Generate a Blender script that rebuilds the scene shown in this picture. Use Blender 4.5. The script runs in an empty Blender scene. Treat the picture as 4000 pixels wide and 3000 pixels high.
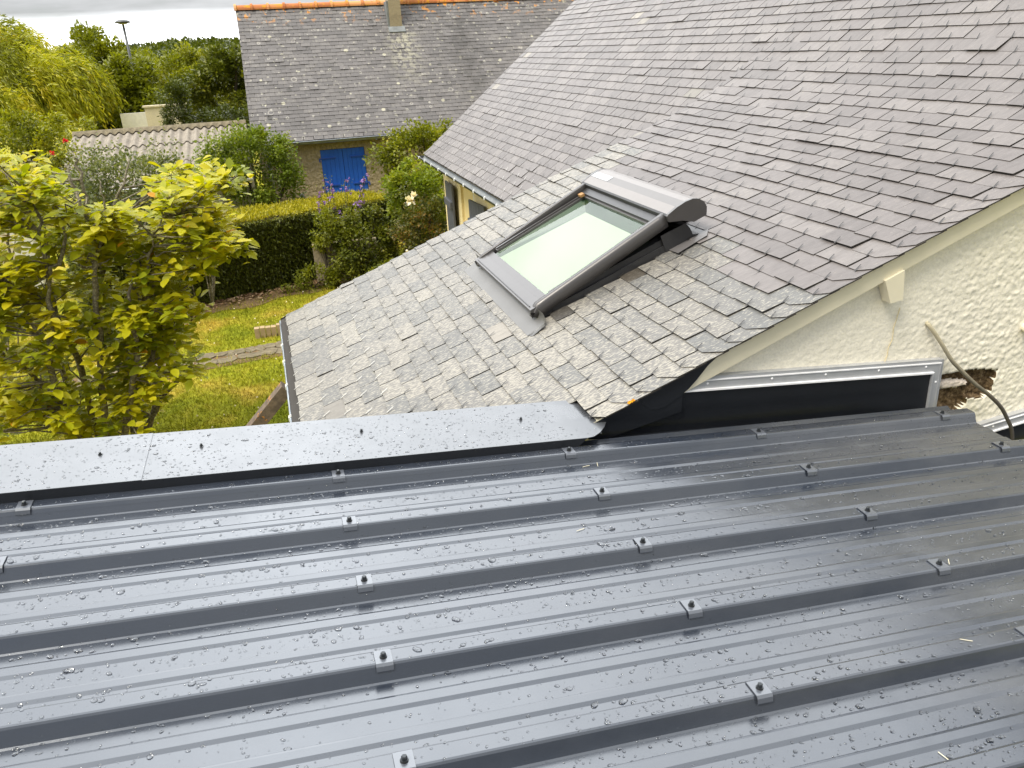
import bpy, bmesh, math, random
import numpy as np
from mathutils import Vector, Matrix, noise
R = math.radians
random.seed(7); rng = np.random.default_rng(11)
sc = bpy.context.scene
COL = sc.collection

# ------------------------------------------------------------------ camera
CZ = 4.15                                   # camera height above the lawn
RX = Vector((0.95577333, -0.29036523, -0.0467479))
UX = Vector((0.15644035, 0.36733486, 0.91683778))
BX = Vector((-0.24904568, -0.88360236, 0.3965137))
cam = bpy.data.cameras.new('camera'); camo = bpy.data.objects.new('camera', cam); COL.objects.link(camo)
cam.sensor_width = 36; cam.lens = 28.02; cam.clip_start = .05; cam.clip_end = 3000
camo.matrix_world = Matrix(((RX.x, UX.x, BX.x, 0), (RX.y, UX.y, BX.y, 0), (RX.z, UX.z, BX.z, CZ), (0, 0, 0, 1)))
sc.camera = camo

# ------------------------------------------------------------------ light
SUN_AZ, SUN_EL = R(-118), R(58)              # measured from +Y towards +X
sd = Vector((math.sin(SUN_AZ) * math.cos(SUN_EL), math.cos(SUN_AZ) * math.cos(SUN_EL), math.sin(SUN_EL)))
w = bpy.data.worlds.new("World"); sc.world = w; w.use_nodes = True
nt = w.node_tree; nt.nodes.clear()
def wn(t, **k):
    n = nt.nodes.new(t)
    for a, b in k.items(): setattr(n, a, b)
    return n
wo = wn('ShaderNodeOutputWorld'); wb = wn('ShaderNodeBackground'); wb.inputs['Strength'].default_value = .1
sky = wn('ShaderNodeTexSky', sky_type='NISHITA', sun_disc=False, sun_elevation=SUN_EL, sun_rotation=SUN_AZ)
sky.air_density = 1.0; sky.dust_density = 1.5
tc = wn('ShaderNodeTexCoord'); sp = wn('ShaderNodeSeparateXYZ'); nt.links.new(tc.outputs['Generated'], sp.inputs[0])
def wmath(op, a, b=None, c=None, clamp=False):
    n = wn('ShaderNodeMath', operation=op, use_clamp=clamp)
    for i, v in enumerate((a, b, c)):
        if v is None: continue
        if isinstance(v, (int, float)): n.inputs[i].default_value = v
        else: nt.links.new(v, n.inputs[i])
    return n.outputs[0]
def wramp(fac, stops):
    n = wn('ShaderNodeValToRGB'); cr = n.color_ramp
    while len(cr.elements) < len(stops): cr.elements.new(.5)
    for e, (p, c) in zip(cr.elements, stops):
        e.position = p; e.color = (*c, 1) if isinstance(c, tuple) else (c, c, c, 1)
    nt.links.new(fac, n.inputs[0]); return n.outputs[0]
zc = wmath('MAXIMUM', sp.outputs[2], 0.0)
zz = wmath('ADD', zc, .12)
cmb = wn('ShaderNodeCombineXYZ')
nt.links.new(wmath('DIVIDE', sp.outputs[0], zz), cmb.inputs[0]); nt.links.new(wmath('DIVIDE', sp.outputs[1], zz), cmb.inputs[1])
nz = wn('ShaderNodeTexNoise'); nz.inputs['Scale'].default_value = 1.1; nz.inputs['Detail'].default_value = 6; nz.inputs['Roughness'].default_value = .55
nt.links.new(cmb.outputs[0], nz.inputs['Vector'])
# cloud brightness by height: white over the horizon, a grey bank, brighter cloud above
elev = wramp(zc, [(0, .64), (.030, .62), (.046, .155), (.10, .17), (.19, .46), (.32, .72), (.55, .66), (1, .78)])
cn = wramp(nz.outputs['Fac'], [(.25, .55), (.5, 1.0), (.75, 1.35)])
dotn = wn('ShaderNodeVectorMath', operation='DOT_PRODUCT'); nt.links.new(tc.outputs['Generated'], dotn.inputs[0]); dotn.inputs[1].default_value = (.02, .80, .60)   # bright patch added over the garden side so the metal pans shine
dglow = wmath('MAXIMUM', dotn.outputs['Value'], 0.0)
glow = wmath('ADD', wmath('MULTIPLY', wmath('POWER', dglow, 2.2), 1.30), .50)
glow = wmath('ADD', glow, wmath('MULTIPLY', wmath('POWER', dglow, 30.0), .25))
# added dimming of the low sky behind the camera, darkens the rib faces
behind = wmath('MULTIPLY', wmath('MULTIPLY', sp.outputs[1], -1.0, None, True), wmath('SUBTRACT', 1.0, wmath('MULTIPLY', zc, 1.5), None, True))
glow = wmath('MULTIPLY', glow, wmath('SUBTRACT', 1.0, wmath('MULTIPLY', behind, .75)))
cb = wmath('MULTIPLY', wmath('MULTIPLY', elev, cn), wmath('MULTIPLY', glow, 16.0))
ccol = wn('ShaderNodeVectorMath', operation='SCALE'); ccol.inputs[0].default_value = (.965, .985, 1.0); nt.links.new(cb, ccol.inputs['Scale'])
cov = wramp(nz.outputs['Fac'], [(.30, .72), (.5, 1.0)])
mixw = wn('ShaderNodeMix', data_type='RGBA'); nt.links.new(cov, mixw.inputs[0]); nt.links.new(sky.outputs[0], mixw.inputs[6]); nt.links.new(ccol.outputs[0], mixw.inputs[7])
nt.links.new(mixw.outputs[2], wb.inputs[0]); nt.links.new(wb.outputs[0], wo.inputs[0])
sl = bpy.data.lights.new('sun', 'SUN'); sl.energy = 2.1; sl.angle = R(24); sl.color = (1, .93, .80)
so = bpy.data.objects.new('sun', sl); COL.objects.link(so); so.rotation_euler = sd.to_track_quat('Z', 'Y').to_euler(); so.location = (0, 0, 30)
sc.view_settings.view_transform = 'Standard'; sc.view_settings.look = 'None'; sc.view_settings.gamma = 1
sc.view_settings.exposure = 1.05
sc.cycles.max_bounces = 8; sc.cycles.transparent_max_bounces = 12

# ------------------------------------------------------------------ helpers
FPX = 3113.565
def P(px, py, Y):
    """a point of the place: the direction towards photo pixel (px, py), taken at the distance Y"""
    d = -BX + RX * ((px - 2000) / FPX) - UX * ((py - 1500) / FPX)
    d = d * (Y / d.y); return Vector((d.x, d.y, d.z + CZ))
def W(x, y, z): return Vector((x, y, z + CZ))   # z given from the eye
def tag(o, label=None, cat=None, group=None, kind=None):
    for k, v in (('label', label), ('category', cat), ('group', group), ('kind', kind)):
        if v: o[k] = v
    return o
def empty(name, loc, label=None, cat=None, group=None, kind=None):
    o = bpy.data.objects.new(name, None); o.empty_display_size = .2; COL.objects.link(o); o.location = loc
    return tag(o, label, cat, group, kind)
def adopt(o, parent):
    o.parent = parent
    if parent is not None:
        # part meshes carry world coordinates: only an Empty's own offset has to be undone
        if parent.type == 'EMPTY': o.matrix_parent_inverse = Matrix.Translation(parent.location).inverted()
class MB:
    def __init__(s): s.v = []; s.f = []; s.m = []; s.r = []; s.uv = []; s.has_uv = False
    def vert(s, p, uv=(0, 0)): s.v.append(tuple(p)); s.uv.append(uv); return len(s.v) - 1
    def face(s, idx, m=0, r=.5): s.f.append(tuple(idx)); s.m.append(m); s.r.append(r)
    def poly(s, pts, m=0, r=.5, uvs=None):
        i0 = len(s.v)
        for k, p in enumerate(pts): s.vert(p, uvs[k] if uvs else (0, 0))
        if uvs: s.has_uv = True
        s.face(range(i0, i0 + len(pts)), m, r)
    def grid(s, rows, m=0, r=.5, closed=False, uvs=None):
        i0 = len(s.v); n = len(rows[0])
        for a, row in enumerate(rows):
            for b, p in enumerate(row): s.vert(p, uvs[a][b] if uvs else (0, 0))
        if uvs: s.has_uv = True
        for a in range(len(rows) - 1):
            for b in range(n if closed else n - 1):
                c = (b + 1) % n
                s.face((i0 + a * n + b, i0 + a * n + c, i0 + (a + 1) * n + c, i0 + (a + 1) * n + b), m, r)
    def box8(s, p, m=0, r=.5):
        i0 = len(s.v)
        for q in p: s.vert(q)
        for f in ((0, 3, 2, 1), (4, 5, 6, 7), (0, 1, 5, 4), (1, 2, 6, 5), (2, 3, 7, 6), (3, 0, 4, 7)): s.face([i0 + k for k in f], m, r)
    def box(s, a, b, m=0, r=.5, M=None):
        x0, y0, z0 = a; x1, y1, z1 = b
        p = [Vector(q) for q in ((x0, y0, z0), (x1, y0, z0), (x1, y1, z0), (x0, y1, z0), (x0, y0, z1), (x1, y0, z1), (x1, y1, z1), (x0, y1, z1))]
        if M: p = [M @ q for q in p]
        s.box8(p, m, r)
    def prism(s, pts, d, m=0, r=.5):
        """polygon pts extruded by vector d"""
        pts = [Vector(p) for p in pts]; d = Vector(d); n = len(pts); i0 = len(s.v)
        for p in pts: s.vert(p)
        for p in pts: s.vert(p + d)
        s.face(range(i0, i0 + n), m, r); s.face(range(i0 + 2 * n - 1, i0 + n - 1, -1), m, r)
        for k in range(n): s.face((i0 + k, i0 + (k + 1) % n, i0 + n + (k + 1) % n, i0 + n + k), m, r)
    def tube(s, pts, rad, seg=8, m=0, r=.5, cap=True, wob=0):
        pts = [Vector(p) for p in pts]; n = len(pts)
        if isinstance(rad, (int, float)): rad = [rad] * n
        rows = []; t0 = None
        for k in range(n):
            t = (pts[min(k + 1, n - 1)] - pts[max(k - 1, 0)]).normalized()
            a = t.orthogonal().normalized() if t0 is None else (t0 - t * t0.dot(t)).normalized()
            t0 = a; b = t.cross(a)
            rows.append([pts[k] + (a * math.cos(2 * math.pi * q / seg) + b * math.sin(2 * math.pi * q / seg)) * rad[k] * (1 + wob * random.uniform(-1, 1)) for q in range(seg)])
        i0 = len(s.v); s.grid(rows, m, r, closed=True)
        if cap:
            s.face(range(i0 + seg - 1, i0 - 1, -1), m, r); s.face(range(i0 + (n - 1) * seg, i0 + n * seg), m, r)
    def lathe(s, base, axis, prof, seg=16, m=0, r=.5):
        axis = Vector(axis).normalized(); a = axis.orthogonal().normalized(); b = axis.cross(a); base = Vector(base)
        i0 = len(s.v)
        s.grid([[base + axis * h + (a * math.cos(2 * math.pi * q / seg) + b * math.sin(2 * math.pi * q / seg)) * max(rr, 1e-4) for q in range(seg)] for rr, h in prof], m, r, closed=True)
        s.face(range(i0 + seg - 1, i0 - 1, -1), m, r); s.face(range(len(s.v) - seg, len(s.v)), m, r)
    def build(s, name, mats, parent=None, smooth=False):
        me = bpy.data.meshes.new(name); me.from_pydata(s.v, [], s.f)
        mats = mats if isinstance(mats, (list, tuple)) else [mats]
        for m in mats: me.materials.append(m)
        me.polygons.foreach_set('material_index', s.m)
        a = me.attributes.new('rnd', 'FLOAT', 'FACE'); a.data.foreach_set('value', s.r)
        if s.has_uv:
            uv = me.uv_layers.new(name='UVMap'); li = np.empty(len(me.loops), dtype=np.int32); me.loops.foreach_get('vertex_index', li)
            uv.data.foreach_set('uv', np.array(s.uv, dtype=np.float32)[li].ravel())
        if smooth: me.polygons.foreach_set('use_smooth', [True] * len(s.f))
        me.update(); o = bpy.data.objects.new(name, me); COL.objects.link(o)
        if parent is not None: adopt(o, parent)
        return o
def np_mesh(name, V, F, rnd, mats, parent=None, smooth=False, mi=None):
    """mesh from numpy arrays; F is (n, k) with k corners each"""
    me = bpy.data.meshes.new(name); n, k = F.shape
    me.vertices.add(len(V)); me.vertices.foreach_set('co', np.asarray(V, np.float32).ravel())
    me.loops.add(n * k); me.loops.foreach_set('vertex_index', F.astype(np.int32).ravel())
    me.polygons.add(n); me.polygons.foreach_set('loop_start', np.arange(0, n * k, k, dtype=np.int32))
    for m in (mats if isinstance(mats, (list, tuple)) else [mats]): me.materials.append(m)
    if mi is not None: me.polygons.foreach_set('material_index', np.asarray(mi, np.int32))
    a = me.attributes.new('rnd', 'FLOAT', 'FACE'); a.data.foreach_set('value', np.asarray(rnd, np.float32))
    me.polygons.foreach_set('use_smooth', np.full(n, smooth)); me.update(calc_edges=True); me.validate()
    o = bpy.data.objects.new(name, me); COL.objects.link(o)
    if parent is not None: adopt(o, parent)
    return o

# ------------------------------------------------------------------ materials
class NT:
    def __init__(s, name):
        s.m = bpy.data.materials.new(name); s.m.use_nodes = True; s.t = s.m.node_tree; s.t.nodes.clear()
        s.out = s.n('ShaderNodeOutputMaterial')
    def n(s, t, **k):
        x = s.t.nodes.new(t)
        for a, b in k.items(): setattr(x, a, b)
        return x
    def put(s, sock, v):
        if v is None: return
        if isinstance(v, bpy.types.NodeSocket): s.t.links.new(v, sock)
        elif isinstance(v, tuple) and len(v) == 3 and sock.type == 'RGBA': sock.default_value = (*v, 1)
        else: sock.default_value = v
    def math(s, op, a, b=None, c=None, clamp=False):
        x = s.n('ShaderNodeMath', operation=op, use_clamp=clamp)
        for i, v in enumerate((a, b, c)): s.put(x.inputs[i], v)
        return x.outputs[0]
    def co(s, which='Object', scale=None, loc=None, rot=None):
        o = s.n('ShaderNodeTexCoord').outputs[which]
        if scale or loc or rot:
            mp = s.n('ShaderNodeMapping'); s.put(mp.inputs[0], o)
            if scale: mp.inputs['Scale'].default_value = scale
            if loc: mp.inputs['Location'].default_value = loc
            if rot: mp.inputs['Rotation'].default_value = rot
            o = mp.outputs[0]
        return o
    def noise(s, scale, detail=4, rough=.55, vec=None, dist=0, col=False):
        x = s.n('ShaderNodeTexNoise'); x.inputs['Scale'].default_value = scale; x.inputs['Detail'].default_value = detail
        x.inputs['Roughness'].default_value = rough; x.inputs['Distortion'].default_value = dist; s.put(x.inputs['Vector'], vec)
        return x.outputs['Color' if col else 'Fac']
    def vor(s, scale, vec=None, feature='F1', out='Distance', rnd=1.0):
        x = s.n('ShaderNodeTexVoronoi', feature=feature); x.inputs['Scale'].default_value = scale; x.inputs['Randomness'].default_value = rnd
        s.put(x.inputs['Vector'], vec); return x.outputs[out]
    def ramp(s, fac, stops, interp='LINEAR'):
        x = s.n('ShaderNodeValToRGB'); cr = x.color_ramp; cr.interpolation = interp
        while len(cr.elements) < len(stops): cr.elements.new(.5)
        for e, (p, c) in zip(cr.elements, stops):
            e.position = p; e.color = (*c, 1) if isinstance(c, tuple) else (c, c, c, 1)
        s.put(x.inputs[0], fac); return x.outputs[0]
    def mix(s, fac, a, b, blend='MIX'):
        x = s.n('ShaderNodeMix', data_type='RGBA', blend_type=blend)
        s.put(x.inputs[0], fac); s.put(x.inputs[6], a); s.put(x.inputs[7], b); return x.outputs[2]
    def attr(s, name='rnd'):
        x = s.n('ShaderNodeAttribute'); x.attribute_name = name; return x.outputs['Fac']
    def bump(s, h, strength=.5, dist=.01, nrm=None):
        x = s.n('ShaderNodeBump'); x.inputs['Strength'].default_value = strength; x.inputs['Distance'].default_value = dist
        s.put(x.inputs['Height'], h); s.put(x.inputs['Normal'], nrm); return x.outputs[0]
    def pr(s, col, rough=.6, nrm=None, metal=0, spec=.5, trans=0, ior=1.5, coat=0):
        x = s.n('ShaderNodeBsdfPrincipled')
        for k, v in (('Base Color', col), ('Roughness', rough), ('Normal', nrm), ('Metallic', metal), ('Specular IOR Level', spec), ('Transmission Weight', trans), ('IOR', ior), ('Coat Weight', coat)): s.put(x.inputs[k], v)
        return x.outputs[0]
    def done(s, sh): s.t.links.new(sh, s.out.inputs['Surface']); return s.m
def plain(name, col, rough=.6, metal=0, spec=.5, var=.12, sc_=8, bump=0):
    t = NT(name); n = t.noise(sc_, 5, vec=t.co())
    c = t.mix(1.0, col, t.ramp(n, [(.25, 1 - var), (.75, 1 + var)]), 'MULTIPLY')
    return t.done(t.pr(c, rough, t.bump(t.noise(sc_ * 6, 4, vec=t.co()), bump, .004) if bump else None, metal, spec))
def slate_mat(name, ca, cb, cc, lichen, lcol, lsc, rough=.42):
    t = NT(name); uv = t.co('UV'); r = t.attr()
    wv = t.n('ShaderNodeVectorMath', operation='ADD'); sh = t.n('ShaderNodeCombineXYZ'); t.put(sh.inputs[0], t.math('MULTIPLY', r, 37.0)); t.put(sh.inputs[1], t.math('MULTIPLY', r, 91.0))
    t.put(wv.inputs[0], uv); t.put(wv.inputs[1], sh.outputs[0]); v = wv.outputs[0]
    c = t.ramp(r, [(0, ca), (.5, cb), (1, cc)])
    mp = t.n('ShaderNodeMapping'); t.put(mp.inputs[0], v); mp.inputs['Scale'].default_value = (1, 3.2, 1); mp.inputs['Rotation'].default_value = (0, 0, .6)
    g = t.noise(9, 6, .65, mp.outputs[0]); c = t.mix(1.0, c, t.ramp(g, [(.2, .72), (.5, 1.0), (.8, 1.22)]), 'MULTIPLY')
    fl = t.noise(lsc, 5, .62, mp.outputs[0], .3)
    big = t.noise(1.1, 3, .5, uv)
    thr = t.math('ADD', t.math('MULTIPLY', fl, 1.0), t.math('MULTIPLY', t.math('SUBTRACT', t.math('ADD', big, t.math('MULTIPLY', r, .35)), .67), lichen[1]))
    lm = t.ramp(thr, [(lichen[0], 0.0), (lichen[0] + .05, 1.0)])
    c = t.mix(t.math('MULTIPLY', lm, lichen[2]), c, lcol)
    b = t.bump(t.noise(22, 6, .7, mp.outputs[0]), .35, .004)
    return t, c, b, uv, v, rough
M = {}
t, c, b, uv, v, ro = slate_mat('slate_purple', (.110, .0985, .096), (.133, .119, .116), (.156, .141, .136), (.63, .25, .40), (.26, .235, .20), 26)
M['slate_main'] = t.done(t.pr(c, .5, b, 0, .32))
t, c, b, uv, v, ro = slate_mat('slate_lichen', (.106, .106, .103), (.126, .121, .114), (.148, .138, .124), (.515, .16, .8), (.30, .28, .235), 36, .5)
M['slate_ext'] = t.done(t.pr(c, ro, b, 0, .35))
t, c, b, uv, v, ro = slate_mat('slate_old', (.105, .099, .100), (.132, .124, .125), (.160, .150, .148), (.62, .2, .45), (.26, .24, .19), 9, .6)
# ring lichens, dark moss smudges and orange lichen near the ridge
def rings(t, c, uv, scale, lo, hi, keep, colr, amt):
    x = t.n('ShaderNodeTexVoronoi', feature='F1'); x.inputs['Scale'].default_value = scale; t.put(x.inputs['Vector'], uv)
    d = x.outputs['Distance']; q = t.n('ShaderNodeSeparateColor'); t.put(q.inputs[0], x.outputs['Color'])
    d2 = t.math('ADD', d, t.math('MULTIPLY', t.math('SUBTRACT', t.noise(30, 3, .6, uv), .5), .16))
    rad = t.math('MULTIPLY', t.math('ADD', q.outputs[1], .35), .75)
    e = t.math('DIVIDE', d2, rad)
    band = t.ramp(e, [(lo, 0.0), (lo + .05, 1.0), (hi, 1.0), (hi + .05, 0.0)])
    return t.mix(t.math('MULTIPLY', t.math('MULTIPLY', band, t.math('GREATER_THAN', q.outputs[0], keep)), amt), c, colr)
c = rings(t, c, uv, 3.4, .17, .24, .80, (.42, .40, .36), .6)
c = rings(t, c, uv, 7.0, .14, .26, .55, (.40, .385, .34), .7)
c = rings(t, c, uv, 9.0, .0, .30, .72, (.36, .345, .29), .65)
c = rings(t, c, uv, 5.5, .0, .26, .80, (.50, .48, .36), .7)
c = rings(t, c, uv, 4.1, .0, .28, .86, (.05, .048, .045), .7)
st = t.noise(1.0, 4, .6, t.co('UV', (.25, 1.6, 1)))
c = t.mix(t.ramp(st, [(.45, 0.0), (.75, .55)]), c, (.09, .083, .08))
su = t.n('ShaderNodeSeparateXYZ'); t.put(su.inputs[0], uv)
def bandm(lo0, lo1, hi1, hi0, v_): return t.ramp(t.math('MULTIPLY', v_, .1), [(lo0 / 10, 0.0), (lo1 / 10, 1.0), (hi1 / 10, 1.0), (hi0 / 10, 0.0)])
pm = t.math('MULTIPLY', bandm(3.05, 3.4, 3.7, 4.05, su.outputs[1]), bandm(1.3, 2.4, 3.0, 3.15, su.outputs[0]))
c = t.mix(t.math('MULTIPLY', pm, t.ramp(t.noise(7, 5, .65, uv), [(.47, 0.0), (.54, .9)])), c, (.30, .285, .225))
dm = t.math('MULTIPLY', bandm(4.2, 4.7, 5.2, 5.8, su.outputs[1]), bandm(.4, 1.6, 3.3, 3.9, su.outputs[0]))
c = t.mix(t.math('MULTIPLY', dm, t.ramp(t.noise(2.5, 5, .65, uv), [(.40, 0.0), (.6, .75)])), c, (.058, .054, .052))
orr = t.math('MULTIPLY', t.ramp(t.noise(5, 4, .6, uv), [(.58, 0.0), (.62, 1.0)]), t.ramp(t.math('MULTIPLY', su.outputs[0], .25), [(.84, 0.0), (.96, .9)]))
c = t.mix(orr, c, (.62, .25, .02))
M['slate_old'] = t.done(t.pr(c, ro, b, 0, .4))
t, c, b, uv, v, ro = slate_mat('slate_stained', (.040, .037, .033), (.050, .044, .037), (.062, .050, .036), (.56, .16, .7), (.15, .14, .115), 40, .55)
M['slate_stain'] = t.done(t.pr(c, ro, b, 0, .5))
t, c, b, uv, v, ro = slate_mat('slate_pale', (.16, .15, .135), (.20, .185, .165), (.25, .23, .20), (.60, .16, .5), (.30, .28, .24), 30, .55)
M['slate_pale'] = t.done(t.pr(c, ro, b, 0, .3))
M['slate_under'] = plain('slate_underside', (.034, .030, .026), .9)
M['hook'] = plain('slate_hook', (.045, .042, .04), .5, .6)
M['hook_bright'] = plain('slate_hook_bright', (.55, .53, .48), .35, .8)
def coated(name, col, rough, dust, specl=1.08, ior=2.0):
    t = NT(name); o = t.co()
    d = t.ramp(t.noise(2.2, 6, .65, t.co('Object', (.5, 1.6, 1))), [(.35, 0.0), (.75, 1.0)])
    sx = t.n('ShaderNodeSeparateXYZ'); t.put(sx.inputs[0], t.co())
    far = t.ramp(t.math('MULTIPLY', t.math('ADD', sx.outputs[0], 1.3), .22), [(.35, .15), (.8, 1.0)])
    film = t.math('MULTIPLY', t.math('MULTIPLY', d, far), dust)
    fine = t.noise(420, 2, .5, o)
    c = t.mix(film, col, (.135, .136, .140))
    c = t.mix(1.0, c, t.ramp(fine, [(.3, .93), (.7, 1.07)]), 'MULTIPLY')
    rr = t.math('ADD', t.math('MULTIPLY', film, .22), rough)
    rr = t.math('ADD', rr, t.math('MULTIPLY', t.ramp(t.noise(7, 5, .6, o), [(.4, 0.0), (.62, 1.0)]), .07))
    b = t.bump(t.noise(3.2, 2, .5, t.co('Object', (.45, 1.4, 1))), .10, .012)
    b = t.bump(t.noise(700, 2, .5, o), .10, .0006, b)
    x = t.pr(c, rr, b, 0, specl * .5, 0, ior); x.node.inputs['Specular Tint'].default_value = (.92, .955, 1.0, 1)
    return t.done(x)
M['steel'] = coated('anthracite_coated_steel', (.017, .022, .033), .17, .5)
M['steel_trim'] = coated('anthracite_trim', (.060, .064, .072), .26, .1)
M['steel_dark'] = plain('anthracite_plate_cap_shade', (.011, .0125, .016), .30, 0, .45, .15, 6)  # real plate colour; on the capping front it stands in for shade
M['alu'] = plain('aluminium_bead', (.46, .47, .49), .38, .35, .5, .10, 14)
M['alu_bright'] = plain('alu_white_and_glint', (.88, .88, .9), .35, .0, .5, .04, 14)  # bead edges: sky reflection put into the white; also plain rivets and gutter
M['zinc'] = plain('zinc_gutter', (.33, .36, .39), .42, .75, .5, .2, 7, .1)
M['zinc_dark'] = plain('dark_zinc_gutter', (.10, .105, .11), .45, .5, .5, .2, 7, .1)
M['zinc_in'] = plain('gutter_inside', (.20, .215, .22), .6, .3, .5, .3, 9, .1)
M['pvc'] = plain('white_clip', (.72, .74, .75), .4)
M['debris'] = plain('gutter_debris', (.05, .045, .035), .95, 0, .2, .5, 30, .8)
M['screw'] = plain('dark_screw', (.045, .05, .055), .28, .6, .5, .2, 40)
M['rubber'] = plain('rubber_washer', (.012, .012, .013), .6)
M['saddle'] = coated('saddle_steel', (.075, .083, .10), .22, .2)
t = NT('rain_water'); M['water'] = t.done(t.pr((1, 1, 1), .0, None, 0, .5, 1.0, 1.33))
def render_mat(name, col, scale, strength, dist, stain=(.3, .27, .2), samt=.3):
    t = NT(name); o = t.co()
    n1 = t.noise(scale, 5, .62, o); n2 = t.vor(scale * .8, o)
    h = t.math('ADD', n1, t.math('MULTIPLY', n2, .6))
    c = t.mix(1.0, col, t.ramp(n1, [(.25, .86), (.7, 1.06)]), 'MULTIPLY')
    s2 = t.ramp(t.noise(1.6, 6, .7, o), [(.52, 0.0), (.75, 1.0)])
    c = t.mix(t.math('MULTIPLY', s2, samt), c, stain)
    return t.done(t.pr(c, .88, t.bump(h, strength, dist), 0, .2))
M['render_cream'] = render_mat('cream_render', (.90, .85, .72), 90, .30, .005, (.66, .58, .36), .18)
M['render_yellow'] = render_mat('yellow_render', (.80, .67, .38), 40, .5, .012, (.5, .4, .2), .2)
M['smooth_yellow'] = plain('yellow_reveal', (.76, .60, .29), .8, 0, .3, .06, 5)
M['render_rough'] = render_mat('roughcast', (.46, .375, .24), 15, 1.0, .05, (.27, .21, .13), .5)
M['render_shed'] = render_mat('pale_render', (.62, .55, .40), 25, .3, .01)
M['fascia'] = plain('cream_fascia', (.78, .72, .55), .5, 0, .4, .06, 5)
t = NT('exposed_stone'); o = t.co(); n = t.noise(45, 6, .7, o)
c = t.ramp(n, [(.30, (.02, .014, .008)), (.5, (.13, .085, .045)), (.66, (.30, .22, .13)), (.8, (.42, .34, .2))])
M['stone'] = t.done(t.pr(c, .9, t.bump(n, .8, .02), 0, .2))
M['mortar'] = plain('white_mortar', (.75, .66, .58), .9, 0, .2, .15, 30, .6)
M['blue'] = plain('blue_paint', (.024, .14, .66), .45, 0, .4, .08, 5, .15)
M['blue_dark'] = plain('blue_iron', (.018, .09, .46), .5)
M['grey_paint'] = plain('grey_shutter_paint', (.085, .09, .105), .5, 0, .4, .1, 6, .1)
M['white'] = plain('white_frame', (.7, .68, .62), .5)
t = NT('terracotta_ridge'); o = t.co(); n = t.noise(9, 5, .65, o)
c = t.ramp(t.attr(), [(0, (.42, .15, .06)), (.6, (.58, .24, .085)), (1, (.66, .34, .16))]); c = t.mix(t.ramp(n, [(.55, 0.0), (.63, .85)]), c, (.62, .30, .02)); c = t.mix(t.ramp(t.noise(16, 4, .6, o), [(.6, 0.0), (.7, .7)]), c, (.16, .09, .05))
M['terracotta'] = t.done(t.pr(c, .8, t.bump(n, .4, .01), 0, .2))
M['concrete'] = render_mat('chimney_render', (.34, .285, .195), 30, .4, .015, (.12, .10, .07), .5)
# fibre cement, with lichen speckle
t = NT('fibre_cement'); o = t.co(); n = t.noise(6, 6, .7, o)
c = t.ramp(n, [(.3, (.165, .145, .12)), (.5, (.245, .215, .178)), (.72, (.32, .285, .235))])
c = t.mix(t.ramp(t.noise(38, 4, .6, o), [(.55, 0.0), (.66, .6)]), c, (.37, .345, .30))
c = t.mix(t.ramp(t.noise(3, 5, .7, o), [(.60, 0.0), (.7, .6)]), c, (.12, .10, .08))
M['fibre'] = t.done(t.pr(c, .9, t.bump(t.noise(60, 4, .6, o), .4, .01), 0, .2))
M['fibre_moss'] = plain('mossy_ridge', (.16, .135, .09), .95, 0, .2, .4, 20, .6)
M['straw'] = plain('pale_straw', (.72, .66, .48), .7)
# skylight
M['sky_grey'] = plain('skylight_grey', (.088, .084, .085), .34, .35, .5, .05, 20)
M['sky_light'] = plain('skylight_top_grey', (.185, .172, .170), .45, .0, .5, .04, 20)
M['sky_mid'] = plain('skylight_strip', (.115, .109, .109), .45, .0, .5, .03, 20)
M['sky_dark'] = plain('skylight_dark', (.045, .045, .048), .4, .3, .5, .08, 20)
M['solar'] = plain('solar_cell', (.26, .265, .275), .12, .2)
M['blind'] = plain('white_blind', (.31, .355, .275), .6, 0, .3, .02, 3)
M['green_edge'] = plain('green_reveal', (.018, .05, .024), .3, 0, .5, .25, 10)
M['cork'] = plain('wood_stop', (.35, .19, .07), .7)
t = NT('clear_glass'); g = t.n('ShaderNodeBsdfGlossy'); g.inputs['Roughness'].default_value = .02; tr = t.n('ShaderNodeBsdfTransparent'); tr.inputs[0].default_value = (.90, .97, .91, 1)
fr = t.n('ShaderNodeFresnel'); fr.inputs[0].default_value = 1.32; ms = t.n('ShaderNodeMixShader'); t.put(ms.inputs[0], fr.outputs[0]); t.put(ms.inputs[1], tr.outputs[0]); t.put(ms.inputs[2], g.outputs[0])
M['glass'] = t.done(ms.outputs[0])
M['lead'] = plain('grey_apron', (.15, .148, .146), .5, .35, .5, .12, 4)
def leaf_mat(name, stops, trans=.45, rough=.45, spec=.35):
    t = NT(name); c = t.ramp(t.attr(), stops)
    p = t.pr(c, rough, None, 0, spec); x = t.n('ShaderNodeBsdfTranslucent')
    t.put(x.inputs[0], t.mix(1.0, c, (1.2, 1.2, .5), 'MULTIPLY'))
    ms = t.n('ShaderNodeMixShader'); ms.inputs[0].default_value = trans; t.put(ms.inputs[1], p); t.put(ms.inputs[2], x.outputs[0]); return t.done(ms.outputs[0])
M['leaf_magnolia'] = leaf_mat('yellow_green_leaf', [(0, (.17, .21, .009)), (.35, (.34, .36, .010)), (.7, (.47, .44, .012)), (.97, (.54, .47, .015)), (1, (.60, .30, .02))], .45)
M['leaf_willow'] = leaf_mat('willow_leaf', [(0, (.14, .16, .014)), (.5, (.33, .345, .018)), (.85, (.48, .46, .022)), (1, (.54, .46, .025))], .4)
M['leaf_dark'] = leaf_mat('dark_leaf', [(0, (.035, .05, .007)), (.5, (.095, .115, .011)), (.85, (.18, .19, .017)), (1, (.27, .25, .022))], .3)
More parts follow.
